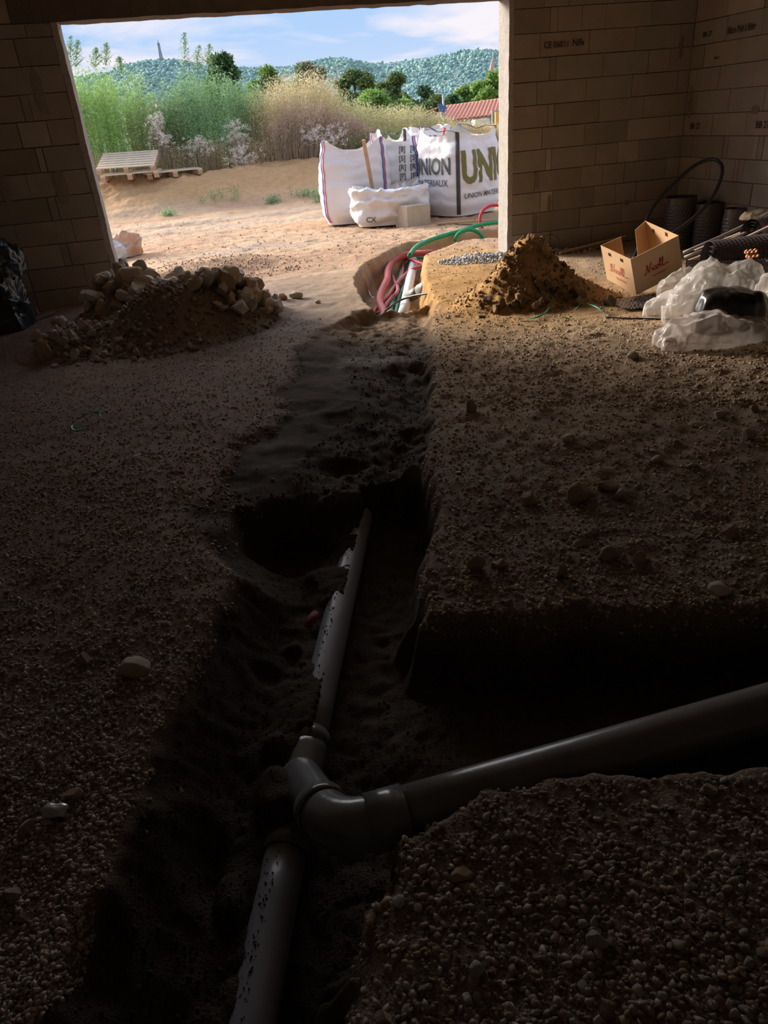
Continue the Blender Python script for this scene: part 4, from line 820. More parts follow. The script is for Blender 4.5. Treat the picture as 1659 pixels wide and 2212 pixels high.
beam('plank', onground(58, 700)+(0, 0, .02), onground(118, 680)+(0, 0, .035), .05, .025, WDD, 'short old plank between the tarpaulin and the rubble heap', 'plank')
beam('wood_block', onground(52, 688)+(0, 0, .03), onground(84, 682)+(0, 0, .035), .07, .06, WDD, 'worn dark wood offcut at the foot of the yellow handle', 'wood block')
beam('wood_lath', at(1208, 548, 1, -.32)+(0, 0, 0), at(1350, 512, 1, -.16), .05, .022, WD, 'brown wooden lath lying at the foot of the back wall behind the clod heap', 'lath', tilt=.7)
ring = at(1184, 528, 1, -.08); tag(tube('wire_loop', np.array([ring+np.array([.13*math.cos(a), -.04*math.sin(a)*0-.01, .10*math.sin(a)]) for a in np.linspace(.2, 2*PI-.5, 30)]), .0028, BLK, seg=6), 'thin dark wire loop leaning on the back wall beside the jamb', 'wire')
TUB = mat('clear_tub', (.42, .46, .47), rough=.3, spec=.6); cp = onground(1180, 546); hollow = hollow_pipe('plastic_tub', np.array([cp+(0, 0, 0), cp+(0, 0, .05)]), .055, TUB, seg=20, wall=.003); tag(hollow, 'small grey plastic tub lying at the foot of the wall under the wire loop', 'tub')
STR = mat('green_strap', (.03, .30, .18), (.02, .22, .13), rough=.4, spec=.5); STD = mat('green_strap_dark', (.02, .26, .14), rough=.35, spec=.5)
def ribbon(name, px, w, m, label, dz=.012, cat='strap'):
    P = catmull([onground(x, y)+np.array([0, 0, dz+e]) for x, y, e in px], 5); V = []; 
    T = np.gradient(P, axis=0); T /= np.linalg.norm(T, axis=1)[:, None]; n = len(P)
    for i in range(n):
        s_ = np.cross(T[i], (0, 0, 1.)); s_ /= np.linalg.norm(s_); a = .9*math.sin(i*.35); q = s_*math.cos(a)+np.array([0, 0, 1.])*math.sin(a)
        V += [P[i]-q*w/2, P[i]+q*w/2, P[i]+q*w/2-(0, 0, .0012), P[i]-q*w/2-(0, 0, .0012)]
    F = []
    for i in range(n-1):
        b = 4*i
        for j in range(4): F.append((b+j, b+(j+1) % 4, b+4+(j+1) % 4, b+4+j))
    tag(mesh(name, V, F, m), label, cat)
ribbon('strap', [(1124, 652, .02), (1150, 647, .05), (1178, 652, .05), (1192, 663, .04), (1182, 678, .01), (1155, 690, 0), (1120, 693, 0)], .012, STR, 'curl of green strapping at the front foot of the clod heap')
ribbon('strap', [(1202, 686, 0), (1222, 690, 0), (1240, 692, 0)], .012, STR, 'short green strap end on the ground in front of the clod heap'); ribbon('strap', [(1240, 680, .02), (1256, 672, .05), (1272, 672, .04), (1290, 676, .03), (1310, 684, 0)], .011, STR, 'green strap passing between clods at the right foot of the heap')
ribbon('strap', [(217, 908, .012), (214, 902, .02), (196, 902, .015), (174, 911, .01), (158, 922, .004), (158, 932, .004), (168, 936, .004), (184, 931, .006)], .014, STD, 'small hook of green strapping alone on the dark gravel at the left')
for pts, lab in [([(1305, 688), (1350, 690), (1400, 691), (1455, 693)], 'black cable lying on the ground between clod heap and sheeting'), ([(1398, 684), (1425, 684), (1440, 677), (1442, 668)], 'short curved black cable at the torn tuft of film'), ([(1418, 734), (1450, 741), (1500, 744), (1540, 745)], 'black cable half hidden under the front edge of the milky film')]:
    tag(tube('black_cable', catmull([onground(x, y)+(0, 0, .008) for x, y in pts], 5), .0055, BLK, seg=7), lab, 'cable')
FOIL = mat('foil', (.62, .66, .70), rough=.25, metal=.3, spec=.8); Vf, Ff = rock_geo(5, 3, 26, .55, (.046, .028, .020)); Vf = Vf*(1+.35*np.abs(fb3(Vf[:, 0]*70, Vf[:, 1]*70, Vf[:, 2]*70, 2, 5)))[:, None]; tag(mesh('foil_scrap', Vf+onground(124, 1762)+np.array([0, 0, .012]), Ff, FOIL, smooth=False), 'crumpled silvery scrap lying on the gravel at the lower left', 'scrap')
tag(tube('straw', np.array([onground(266, 1000)+(0, 0, .008), onground(304, 986)+(0, 0, .012)]), .004, mat('straw_white', (.55, .56, .56), rough=.4), seg=6), 'thin whitish straw lying on the dark gravel, upper left', 'straw')
mesh('shard', [onground(392, 1722)+v for v in [(0, 0, .02), (.01, .004, .012), (.004, .012, .03), (-.004, .01, .015)]], [(0,1,2), (0,2,3), (1,3,2), (0,3,1)], STN, smooth=False); tag(bpy.data.objects['shard'], 'tiny pale shard on the dark sand left of the branch fitting', 'shard')
BRK = mat('brick_orange', (.58, .26, .14), rough=.9); c = at(1622, 553, 2, .16); hb = thing('hollow_brick', 'broken orange hollow brick lying on the lying membrane near the right edge', 'brick', tuple(c)); bpy.context.view_layer.update()
for i in range(3):
    for j in range(2): hollow_pipe('cell', np.array([c+(i*.034-.03, -.02+.02*j, .026*j), c+(i*.034-.03, .0+.02*j, .026*j+.004)]), .016, BRK, hb, seg=6, wall=.004)
SK = mat('paper_sack', (.62, .30, .19), (.66, .52, .42), rough=.8, scale=7); SKW = mat('sack_white', (.66, .67, .70), rough=.5)
sk = thing('cement_sack', 'empty orange and white paper sack crumpled outside the left jamb', 'sack', tuple(onground(272, 556))); bpy.context.view_layer.update()
s0 = onground(278, 556); lump('paper', s0+(.0, .1, 0), .16, .14, .22, SK, None, None, 93, parent=sk, k=1.8, nu=60, nv=34); lump('plastic_lining', onground(256, 560)+(0, .05, 0), .09, .12, .18, SKW, None, None, 94, parent=sk, k=1.6, nu=50, nv=30)

lump('crumpled_paper', at(1630, 466, 1, -1.6)*np.array([1, 1, 0]), .13, .07, .06, CRM, 'crumpled cream paper on top of the tube bundle at the right edge', 'paper', 97, k=.9, nu=60, nv=34, base=at(1630, 466, 1, -1.6)[2]-.03)
# ================================================================ BIG BAGS
BAG = mat('bag_white', (.84, .84, .88), (.78, .78, .83), rough=.55, scale=3, spec=.3, bump=.35, bscale=24); BAGI = mat('bag_cream', (.74, .70, .64), rough=.7); SRED = mat('stripe_red', (.62, .10, .16), rough=.7); SBLU = mat('stripe_blue', (.06, .13, .40), rough=.7); SGRY = mat('strap_grey', (.07, .075, .08), rough=.7); OLV = mat('print_olive', (.20, .185, .07), rough=.8); GRP = mat('print_grey', (.13, .14, .13), rough=.8)
def bag(label, px, py, rz, w, h, peaks, fill, seed, crump=.010, skew=(0, 0), d=None, inner=True, stripes='rb', strf=(0, 1), cat='bag', bulge=.085, dy=0):
    c = onground(px, py); c = c+np.array([0, dy, 0]); c[2] = hz(c[0], c[1]); t = thing('bulk_bag', label, cat, tuple(c), group=None); bpy.context.view_layer.update(); d = d or w
    nu, nv = 176, 64; u = np.linspace(0, 2*PI, nu, endpoint=False); v = np.linspace(0, 1, nv); U, W = np.meshgrid(u, v, indexing='ij')
    n_ = 5.0-1.2*np.sin(PI*W); cs, sn = np.cos(U), np.sin(U); R_ = 1/(np.abs(cs)**n_+np.abs(sn)**n_)**(1/n_)
    side = (1+bulge*np.sin(PI*np.clip(W*1.1, 0, 1)))*(.90+.10*ss(W, 0, .12))*(1-.08*ss(W, .72, 1))
    top = np.zeros_like(U)
    for k, pk in enumerate(peaks):                          # corner angles 225, 315, 45, 135 deg: front-left, front-right, back-right, back-left
        a = [5*PI/4, 7*PI/4, PI/4, 3*PI/4][k]; da = np.abs((U-a+PI) % (2*PI)-PI); top += pk*np.exp(-(da/(.30 if crump < .03 else .5))**1.6)
    Zt = h+top+.02*fb2(U*2, U*0+seed, 2, seed); Z = Zt*W**.92
    x = w/2*R_*cs*side; y = d/2*R_*sn*side
    wr_k = crump*(np.sin(Z*42+3*fb2(U*3, Z*3, 2, seed)+seed)*(.4+.6*fb2(U*2, Z*5, 2, seed+2))*ss(W, 0, .1)); big = crump*4*fb3(x*3+seed, y*3, Z*3, 3, seed)
    cr2 = crump*2.0*(1-np.abs(fb3(x*6, y*6, Z*9, 3, seed+9))*2)
    off = wr_k+big*ss(W, .1, .5)+cr2*ss(W, .6, 1)*.9
    x = x+off*cs+skew[0]*W; y = y+off*sn+skew[1]*W
    ca, sa = math.cos(rz), math.sin(rz); V = np.stack([c[0]+x*ca-y*sa, c[1]+x*sa+y*ca, c[2]+.005+np.maximum(Z+.4*off*(W > .3), 0)], -1)
    F = grid_faces(nu, nv, True); bd = mesh('fabric', V.reshape(-1, 3), F, BAG, t)
    # inner lining going down to the contents
    nr = 8; VI = []
    for k in range(nr):
        f = k/(nr-1); zf = V[:, -1, 2]*(1-f)+(c[2]+h*fill)*f; sc_ = 1-.02-.05*f; cx_, cy_ = c[0]+skew[0]*ca-skew[1]*sa, c[1]+skew[0]*sa+skew[1]*ca
        VI.append(np.stack([cx_+(V[:, -1, 0]-cx_)*sc_, cy_+(V[:, -1, 1]-cy_)*sc_, zf-.004], -1))
    VI = np.stack(VI, 1); mesh('lining', VI.reshape(-1, 3), grid_faces(nu, nr, True)[:, ::-1], BAGI, t)
    base = VI[:, -1]; cen = base.mean(0)
    rings = [cen+(base-cen)*s for s in np.linspace(1, 0.02, 12)]; G_ = np.stack(rings, 1); G_[..., 2] += .05*fb2(G_[..., 0]*7, G_[..., 1]*7, 3, seed)+.05*np.linspace(0, 1, 12)
    mesh('contents', G_.reshape(-1, 3), grid_faces(nu, 12, True)[:, ::-1], mat('bag_gravel', (.42, .34, .26), (.30, .25, .2), rough=1, scale=30), t)
    # stitched corner straps, continuing as a lifting loop
    for k in strf:
        a = [5*PI/4, 7*PI/4, PI/4, 3*PI/4][k]; i0 = int(round(a/(2*PI)*nu)) % nu; nrm = np.stack([V[i0, :, 0]-c[0], V[i0, :, 1]-c[1], 0*V[i0, :, 0]], -1); nrm /= np.linalg.norm(nrm, axis=1)[:, None]; side_ = np.cross(nrm, (0, 0, 1.))
        for j, m in ([(-1.6, SRED), (1.6, SBLU)] if stripes == 'rb' else [(0, SGRY)]):
            hw = .010 if stripes == 'rb' else .028; P = V[i0]+nrm*.006+side_*j*.011; sel = P[int(nv*.02):]; dl = side_[int(nv*.02):]*hw; nn = nrm[int(nv*.02):]*.003
            Q = np.stack([sel-dl, sel+dl, sel+dl+nn, sel-dl+nn], 1).reshape(-1, 3); m_ = len(sel)
            mesh('corner_strap', Q, [(4*q+a_, 4*q+(a_+1) % 4, 4*q+4+(a_+1) % 4, 4*q+4+a_) for q in range(m_-1) for a_ in range(4)], m, t)
    # lifting loops between neighbouring corners
    for (k1, k2) in ((3, 0), (1, 2)):
        if peaks[k1] < .05 or peaks[k2] < .05 or crump > .03: continue
        i1, i2 = [int(round([5*PI/4, 7*PI/4, PI/4, 3*PI/4][k]/(2*PI)*nu)) % nu for k in (k1, k2)]; a, b = V[i1, -1], V[i2, -1]
        m_ = (a+b)/2-np.array([0, 0, .04]); tube('lifting_loop', catmull([a, a*.75+b*.25-np.array([0, 0, .0]), m_, a*.25+b*.75, b], 5), .024, SGRY if stripes != 'rb' else BAG, t, seg=8, squash=.25)
    return t, c, V, bd
def bag_print(t, V, s, rz, c, u0, z0, size, m, w=1.0, tall=1.0, normal_side='front', rot=0, off=.05):
    """lettering laid on the cloth by casting each point of it on the bag"""
    me = text_mesh(s, size, offset=off*size*.4); bm = bmesh.new(); bm.from_mesh(me); bmesh.ops.triangulate(bm, faces=bm.faces[:])
    for it in range(2):
        bmesh.ops.subdivide_edges(bm, edges=[e for e in bm.edges if e.calc_length() > size*.12], cuts=1); bmesh.ops.triangulate(bm, faces=bm.faces[:])
    bm.to_mesh(me); bm.free(); nu, nv = V.shape[:2]; bv = BVHTree.FromPolygons([tuple(p) for p in V.reshape(-1, 3)], [tuple(int(i) for i in f) for f in grid_faces(nu, nv, True)])
    an = rz+{'front': -PI/2, 'left': PI, 'right': 0}[normal_side]; n = Vector((math.cos(an), math.sin(an), 0)); s_ = Vector((-n.y, n.x, 0))
    for v in me.vertices:
        a, b = v.co.x*w, v.co.y*tall
        if rot: a, b = a*math.cos(rot)-b*math.sin(rot), a*math.sin(rot)+b*math.cos(rot)
        o_ = Vector(c)+n*3+s_*(u0+a)+Vector((0, 0, z0+b)); h = bv.ray_cast(o_, -n); v.co = (h[0]+n*.011) if h[0] else Vector(c)+s_*(u0+a)*.5
    return link('lettering', me, m, t, None, True)
RZ = math.radians(-13)
b1 = bag('full white bulk bag with red and blue corner stripes, leftmost of the row', 780, 478, RZ, 1.0, .98, (.16, .15, .22, .12), .90, 5, skew=(.02, 0), dy=.25)
b2 = bag('white bulk bag with stripes and columns of pictograms, behind the slumped empty one', 897, 472, RZ-.25, .80, .98, (.14, .10, .14, .08), .88, 6, dy=.75, stripes='rb')
b3 = bag('white bulk bag with dark straps and large olive lettering beside the right jamb', 1013, 466, RZ+PI/4-.12, .93, 1.02, (.06, .10, .14, .17), .93, 7, stripes='g', strf=(0, 1, 3), dy=.42)
b4 = bag('cream bulk bag with faint grey letters, standing behind the others in the gap', 985, 440, RZ+.2, .8, 1.12, (.05, .05, .05, .05), .95, 9, dy=1.6, strf=())
b5 = bag('white bulk bag farthest back, its dark loop rising beside the red conduit tips', 945, 445, RZ+.5, .7, .95, (.18, .1, .12, .1), .9, 12, dy=1.5, stripes='g', strf=(0,))
be = bag('slumped half-empty white bulk bag with a wooden stake standing in it', 850, 484, RZ, 1.08, .44, (.10, .03, .10, .20), .30, 15, crump=.045, skew=(-.02, .04), dy=.1, d=.75, bulge=.02, strf=())
bag_print(b3[0], b3[2], 'UNION', RZ+PI/4-.12, b3[1], -.06, .66, .30, GRP, w=.80, tall=1.0, normal_side='left'); bag_print(b3[0], b3[2], 'MATERIAUX', RZ+PI/4-.12, b3[1], -.06, .45, .125, GRP, w=1.0, normal_side='left', off=.01)
bag_print(b3[0], b3[2], 'UNION', RZ+PI/4-.12, b3[1], .27, .62, .50, OLV, w=.80, tall=1.15, off=.08); bag_print(b3[0], b3[2], 'UNION MATERIAUX', RZ+PI/4-.12, b3[1], .10, .27, .10, GRP, off=.01)
bag_print(b3[0], b3[2], '.', RZ+PI/4-.12, b3[1], .20, 1.02, .85, OLV, off=.02)
bag_print(b4[0], b4[2], 'OUI', RZ+.2, b4[1], 0, 1.0, .12, GRP, rot=PI); bag_print(be[0], be[2], 'CX', RZ, be[1], -.30, .10, .10, GRP)
for k in range(6):
    for q in (0, 1):
        m_ = bag_print(b2[0], b2[2], ['回', '日', '田', '5', 'R', '8'][k] if False else ['[5]', '[8]', '[F]', '[R]', '[5]', '[8]'][k], RZ-.25, b2[1], .14+.17*q, .30+.12*k, .10, GRP, w=.9)
st = beam('wooden_stake', b1[1]*0+at(808, 425, 1, be[1][1]+.05), at(785, 302, 1, be[1][1]-.10), .045, .03, WD, 'long wooden stake standing in the slumped bag', 'stake')
STP = mat('red_tip', (.85, .10, .06), rough=.4)
for (x0, y0, x1, y1, lab, r) in [(953, 312, 961, 276, 'taller red conduit tip rising behind the bulk bags', .022), (966, 314, 968, 290, 'shorter orange-red conduit tip right behind the bulk bags', .024)]:
    tag(tube('red_conduit', catmull(px3([(x0-2, y0+60, 4.9), (x0, y0, 4.9), (x1, y1, 4.9)], 1), 4), r, STP, seg=10), lab, 'conduit')
CONC = mat('concrete_cube', (.62, .54, .43), (.54, .46, .36), rough=.95, scale=7, bump=.6, bscale=80)
cc = onground(900, 489); cb = box('concrete_block', (-.185, -.185, -.05), (.185, .185, .29), CONC, bevel=.006); cb.location = (cc[0], cc[1]+.18, hz(cc[0], cc[1]+.18)); cb.rotation_euler = (0, 0, math.radians(13)); tag(cb, 'pale square concrete block in front of the bulk bags', 'block')
beam('plank', onground(945, 486)+(0, 0, .015), onground(1075, 478)+(0, 0, .02), .07, .02, WD, 'thin board on the ground in front of the lettered bulk bag', 'plank')
# ================================================================ PALLETS
def pallet(label, c, rz, tiltx=0, tilty=0, n=7):
    t = thing('pallet', label, 'pallet', tuple(c), rz); t.rotation_euler = (tiltx, tilty, rz)
    for i in range(n): box('deck_board', (-.60, -.50+i*1.0/(n-1)-.045, .110), (.60, -.50+i*1.0/(n-1)+.045, .130), WDP, t, world=False)
    for x in (-.55, 0, .55): box('stringer', (x-.05, -.54, .088), (x+.05, .54, .110), WDP, t, world=False)
    for x in (-.55, 0, .55):
        for y in (-.48, 0, .48): box('spacer_block', (x-.05, y-.06, .02), (x+.05, y+.06, .088), WD, t, world=False)
        box('bottom_board', (x-.05, -.54, 0), (x+.05, .54, .02), WD, t, world=False)
    return t
def on(px, py, Y): p = at(px, py, 1, Y); return p
c = on(285, 372, 10.6); pz = hz(c[0], c[1]); pallet('lower pallet of the stack on top of the clay bank', (c[0], c[1], pz+.0), -.05); pallet('upper pallet, tilted towards the viewer, on the stack on the clay bank', (c[0]-.02, c[1]+.02, pz+.26), -.10, .24, .02); 
c2 = on(380, 378, 10.9); pallet('single low pallet lying to the right of the pallet stack', (c2[0]-.1, c2[1], hz(c2[0], c2[1])-.01), .2)
# ================================================================ VEGETATION
def leaf_mat(name, c, c2=None, tr=.35):
    m = mat(name, c, c2, rough=.6, scale=1.5, spec=.25, attr=True); N = m.node_tree.nodes; L = m.node_tree.links; b = N['Principled BSDF']
    t = N.new('ShaderNodeBsdfTranslucent'); at_ = [n for n in N if n.type == 'MIX_RGB'][-1]; L.new(at_.outputs[0], t.inputs[0]); mx = N.new('ShaderNodeMixShader'); mx.inputs[0].default_value = tr
    L.new(b.outputs[0], mx.inputs[1]); L.new(t.outputs[0], mx.inputs[2]); L.new(mx.outputs[0], N['Material Output'].inputs[0]); return m
def leaves(P, L_, Wd, up, rgl, cols, droop=0.0):
    """one folded leaf (two triangles) at every point"""
    n = len(P); d = rgl.normal(size=(n, 3)); d[:, 2] = np.abs(d[:, 2])*up+(1-up)*d[:, 2]-droop; d /= np.linalg.norm(d, axis=1)[:, None]
    s_ = np.cross(d, rgl.normal(size=(n, 3))); s_ /= np.linalg.norm(s_, axis=1)[:, None]+1e-9; nn = np.cross(d, s_)
    L_ = np.broadcast_to(L_, n)[:, None]; Wd = np.broadcast_to(Wd, n)[:, None]
    V = np.stack([P, P+d*L_*.5+s_*Wd/2+nn*Wd*.2, P+d*L_, P+d*L_*.5-s_*Wd/2+nn*Wd*.2], 1).reshape(-1, 3)
    F = (np.array([[0, 1, 2], [0, 2, 3]])[None]+(np.arange(n)*4)[:, None, None]).reshape(-1, 3); return V, F, np.repeat(cols, 4, axis=0)
def stems_geo(A, B, r):
    n = len(A); d = B-A; s_ = np.cross(d, np.array([0.3, 1, .1])); s_ /= np.linalg.norm(s_, axis=1)[:, None]; q = np.cross(d, s_); q /= np.linalg.norm(q, axis=1)[:, None]
    r = np.broadcast_to(r, n)[:, None]; V = np.stack([A+s_*r, A-s_*r*.5+q*r*.87, A-s_*r*.5-q*r*.87, B], 1).reshape(-1, 3)
    F = (np.array([[0, 1, 3], [1, 2, 3], [2, 0, 3]])[None]+(np.arange(n)*4)[:, None, None]).reshape(-1, 3); return V, F
def plant(name, label, cat, c, rx, ry, hfun, ns, nl, leafL, leafW, lm, sm, tint, seed, up=.8, spread=.10, branch=True, low=.03, droop=0, group=None):
    r_ = np.random.default_rng(seed); t = thing(name, label, cat, (c[0], c[1], hz(c[0], c[1])), group=group); bpy.context.view_layer.update()
    a = r_.uniform(0, 2*PI, ns); d = np.sqrt(r_.random(ns)); A = np.stack([c[0]+rx*d*np.cos(a), c[1]+ry*d*np.sin(a)], -1); za = H(A[:, 0], A[:, 1])-.03
    h = hfun(A[:, 0], A[:, 1], r_)*(1-.18*d**2); lean = r_.normal(0, .08, (ns, 2))+np.stack([np.cos(a), np.sin(a)], -1)*d[:, None]*.10
    A = np.column_stack([A, za]); B = A+np.column_stack([lean*h[:, None], h])
    V, F = stems_geo(A, B, .008); mesh('stems', V, F, sm, t, smooth=False)
    k = r_.integers(0, ns, nl); f = low+(1-low)*r_.random(nl)**.62; P = A[k]+(B[k]-A[k])*f[:, None]; off = r_.normal(0, 1, (nl, 3)); off[:, 2] *= .6; P = P+off*(spread*(1.05-.62*f)*(.35+.65*h[k]/h.max()))[:, None]
    cl = np.array(tint)[r_.integers(0, len(tint), nl)]*r_.uniform(.7, 1.25, (nl, 1)); V, F, Cc = leaves(P, leafL*r_.uniform(.6, 1.3, nl), leafW*r_.uniform(.7, 1.3, nl), up, r_, cl, droop)
    o = mesh('foliage', V, F, lm, t, smooth=False, col=Cc); o['kind'] = 'stuff'; return t
LG = leaf_mat('leaf', (1, 1, 1), (.85, .85, .85)); STM = mat('stem_green', (.22, .30, .10), (.28, .30, .14), rough=.8); STS = mat('stem_straw', (.62, .50, .27), (.55, .42, .22), rough=.8)
def Yc(px, py, Y): p = at(px, py, 1, Y); return p
def htop(px, py, Y): p = at(px, py, 1, Y); return p[2]
def hprof(Y, pts):                                       # silhouette height above the bank, by place along the bank
    xs_ = [at(px, py, 1, Y)[0] for px, py in pts]; zs_ = [at(px, py, 1, Y)[2] for px, py in pts]
    def f(x, y, r_): return np.maximum(.3, (np.interp(x, xs_, zs_)-H(x, y))*r_.uniform(.74, 1.07, len(x)))
    return f
G1 = [(.36, .60, .15), (.28, .50, .14), (.46, .68, .25), (.40, .58, .20)]; G2 = [(.25, .45, .20), (.19, .36, .16), (.36, .54, .28), (.28, .47, .26)]
Yv = 12.4
plant('tall_weeds', 'tall bright green weed thicket at the left edge of the opening', 'weeds', Yc(215, 300, Yv), 1.45, .8, hprof(Yv, [(100, 150), (150, 150), (200, 150), (250, 145), (300, 160), (330, 210), (370, 330)]), 240, 30000, .085, .016, LG, STM, G1, 1, up=.9, spread=.16)
plant('tall_weeds', 'large blue-green bushy weed thicket in the middle of the bank', 'weeds', Yc(450, 300, Yv-.1), 1.25, .8, hprof(Yv, [(330, 260), (370, 165), (420, 150), (480, 150), (530, 165), (560, 230), (600, 330)]), 210, 30000, .075, .018, LG, STM, G2, 2, up=.75, spread=.17)
def plume(px, py0, py1, Y, seed, label):
    r_ = np.random.default_rng(seed); a, b = at(px, py0, 1, Y), at(px+r_.uniform(-6, 6), py1, 1, Y); t = thing('weed_plume', label, 'weed', tuple(a), group='seed plumes above the weed thickets'); bpy.context.view_layer.update()
    n = 300; f = r_.random(n)**.8; P = a+(b-a)*f[:, None]; w = .20*(1-f)**.8+.02; an = r_.uniform(0, 2*PI, n); q = r_.random(n); P = P+np.column_stack([np.cos(an)*w*q, np.sin(an)*w*q, .4*w*q])
    V, F, Cc = leaves(P, .045, .016, .9, r_, np.array(G2)[r_.integers(0, 4, n)]*.8); mesh('foliage', V, F, LG, t, smooth=False, col=Cc)
    k = 14; ff = r_.random(k)*.8; A = a+(b-a)*ff[:, None]; an = r_.uniform(0, 2*PI, k); w = .32*(1-ff)+.02; B = A+np.column_stack([np.cos(an)*w, np.sin(an)*w, .6*w]); A = np.vstack([A, a-(0, 0, 1.2)]); B = np.vstack([B, b]); V, F = stems_geo(A, B, .009); mesh('stems', V, F, STM, t, smooth=False)
for i, (x, y0, y1, lab) in enumerate([(150, 155, 80, 'seed plume of a tall weed at the left jamb'), (163, 150, 88, 'second seed plume from the left jamb'), (205, 148, 105, 'short seed plume over the bright green thicket'), (228, 145, 95, 'pointed seed plume left of the pylon'), (262, 160, 125, 'low thin plume at the right of the bright thicket'), (398, 150, 72, 'tallest seed plume, over the middle thicket'), (425, 155, 100, 'seed plume right of the tallest one'), (450, 150, 97, 'seed plume at the shoulder of the middle thicket')]): plume(x, y0, y1, Yv, 40+i, lab)
plant('dry_brush', 'thin brown and green brush between the two weed thickets', 'brush', Yc(345, 320, 12.2), .75, .5, hprof(12.2, [(280, 230), (320, 190), (370, 190), (420, 260)]), 90, 7000, .07, .012, LG, STS, [(.36, .34, .16), (.42, .34, .20), (.26, .34, .14)], 3, spread=.18)
def oats(name, label, px0, px1, Y, prof, n, tints, stint, seed, heads=12, ry=.7):
    r_ = np.random.default_rng(seed); xa, xb = at(px0, 320, 1, Y)[0], at(px1, 320, 1, Y)[0]; t = thing(name, label, 'grass', ((xa+xb)/2, Y, hz((xa+xb)/2, Y))); bpy.context.view_layer.update()
    x = r_.uniform(xa, xb, n); y = Y+r_.uniform(-ry, ry, n); z = H(x, y)-.02; h = hprof(Y, prof)(x, y, r_); A = np.column_stack([x, y, z]); B = A+np.column_stack([r_.normal(0, .10, n)*h, r_.normal(0, .1, n)*h, h])
    V, F = stems_geo(A, B, .0045); Cs = np.repeat(np.array(stint)[r_.integers(0, len(stint), n)]*r_.uniform(.8, 1.2, (n, 1)), 4, axis=0); o = mesh('stems', V, F, LG, t, smooth=False, col=Cs); o['kind'] = 'stuff'
    k = np.repeat(np.arange(n), heads); f = .45+.55*r_.random(n*heads)**.6; P = A[k]+(B[k]-A[k])*f[:, None]+r_.normal(0, .045, (n*heads, 3)); cl = np.array(tints)[r_.integers(0, len(tints), n*heads)]*r_.uniform(.75, 1.2, (n*heads, 1))
    V, F, Cc = leaves(P, .05, .014, 0, r_, cl, .9); o = mesh('seed_heads', V, F, LG, t, smooth=False, col=Cc); o['kind'] = 'stuff'
OC = [(.80, .70, .44), (.88, .80, .58), (.66, .56, .30), (.58, .54, .26)]; SC1 = [(.80, .66, .38), (.72, .60, .34), (.76, .56, .34)]; MV = [(.72, .50, .40), (.62, .42, .34), (.80, .62, .48), (.68, .56, .38)]; GD = [(.44, .50, .22), (.34, .44, .18), (.66, .60, .34)]
oats('wild_oats', 'tall pale straw-coloured wild oats right of the middle thicket', 535, 735, 12.3, [(530, 210), (560, 200), (600, 160), (640, 165), (690, 150), (735, 200)], 1500, OC, SC1, 11)
oats('wild_oats', 'wild oats mixed with green stalks behind the striped bulk bags', 720, 960, 12.6, [(700, 190), (760, 215), (820, 235), (880, 225), (950, 250)], 1500, OC+GD, SC1+GD, 12)
oats('wild_oats', 'golden wild oats between the red conduit tips and the right jamb', 940, 1120, 11.8, [(930, 262), (1000, 262), (1060, 270), (1120, 280)], 900, OC+[(.8, .55, .25)], SC1, 13)
oats('dry_grass', 'mauve brown dry grass in front of the tall oats', 590, 830, 11.5, [(580, 270), (620, 215), (700, 225), (770, 250), (830, 290)], 1300, MV, [(.66, .48, .36), (.74, .58, .38)], 14, heads=9, ry=.4)
oats('dry_grass', 'dry tan grass on the brow of the clay bank behind the pallets', 200, 600, 11.6, [(200, 330), (300, 330), (420, 300), (560, 300), (600, 310)], 1300, MV+OC[2:], SC1, 15, heads=6, ry=.5)
oats('green_grass', 'greenish grass behind the leftmost bulk bag', 740, 960, 11.5, [(730, 300), (800, 275), (860, 280), (960, 290)], 900, GD+[(.34, .46, .16)], GD, 16, heads=9, ry=.4)
WH = leaf_mat('down_white', (.95, .90, .80)); 
def thistle(px, py, wpx, hpx, Y, seed, label):
    r_ = np.random.default_rng(seed); n = int(wpx*hpx/38); t = thing('thistle_patch', label, 'thistles', tuple(at(px, py+hpx/2, 1, Y))); bpy.context.view_layer.update(); P = []; A = []
    for i in range(n):
        c = at(px+r_.normal(0, .27)*wpx, py+r_.normal(0, .27)*hpx, 1, Y+r_.uniform(-.25, .25)); P.append(c+r_.normal(0, .022, (16, 3))); A.append((c[0]+r_.normal(0, .05), c[1], c[2]-.45))
    P = np.concatenate(P); V, F, Cc = leaves(P, .035, .020, .3, r_, np.tile((1.0, .98, 1.0), (len(P), 1))*r_.uniform(.85, 1.05, (len(P), 1))); o = mesh('flower_heads', V, F, WH, t, smooth=False, col=Cc); o['kind'] = 'stuff'
    V, F = stems_geo(np.array(A), P.reshape(n, 16, 3).mean(1), .005); o = mesh('stems', V, F, mat('stem_brown', (.36, .27, .18)), t, smooth=False); o['kind'] = 'stuff'
for i, a in enumerate([(340, 270, 40, 60, 11.5, 'white downy thistles at the foot of the bright thicket'), (350, 300, 40, 40, 11.3, 'lower white thistle heads above the single pallet'), (432, 320, 70, 40, 11.3, 'low whitish thistles in front of the middle thicket'), (512, 290, 50, 60, 11.3, 'white thistle cluster at the right foot of the middle thicket'), (520, 340, 60, 50, 11.0, 'white thistle heads lowest on the bank'), (700, 295, 90, 50, 11.0, 'whitish thistle heads in front of the mauve grass')]): thistle(a[0], a[1], a[2], a[3], a[4], 60+i, a[5])
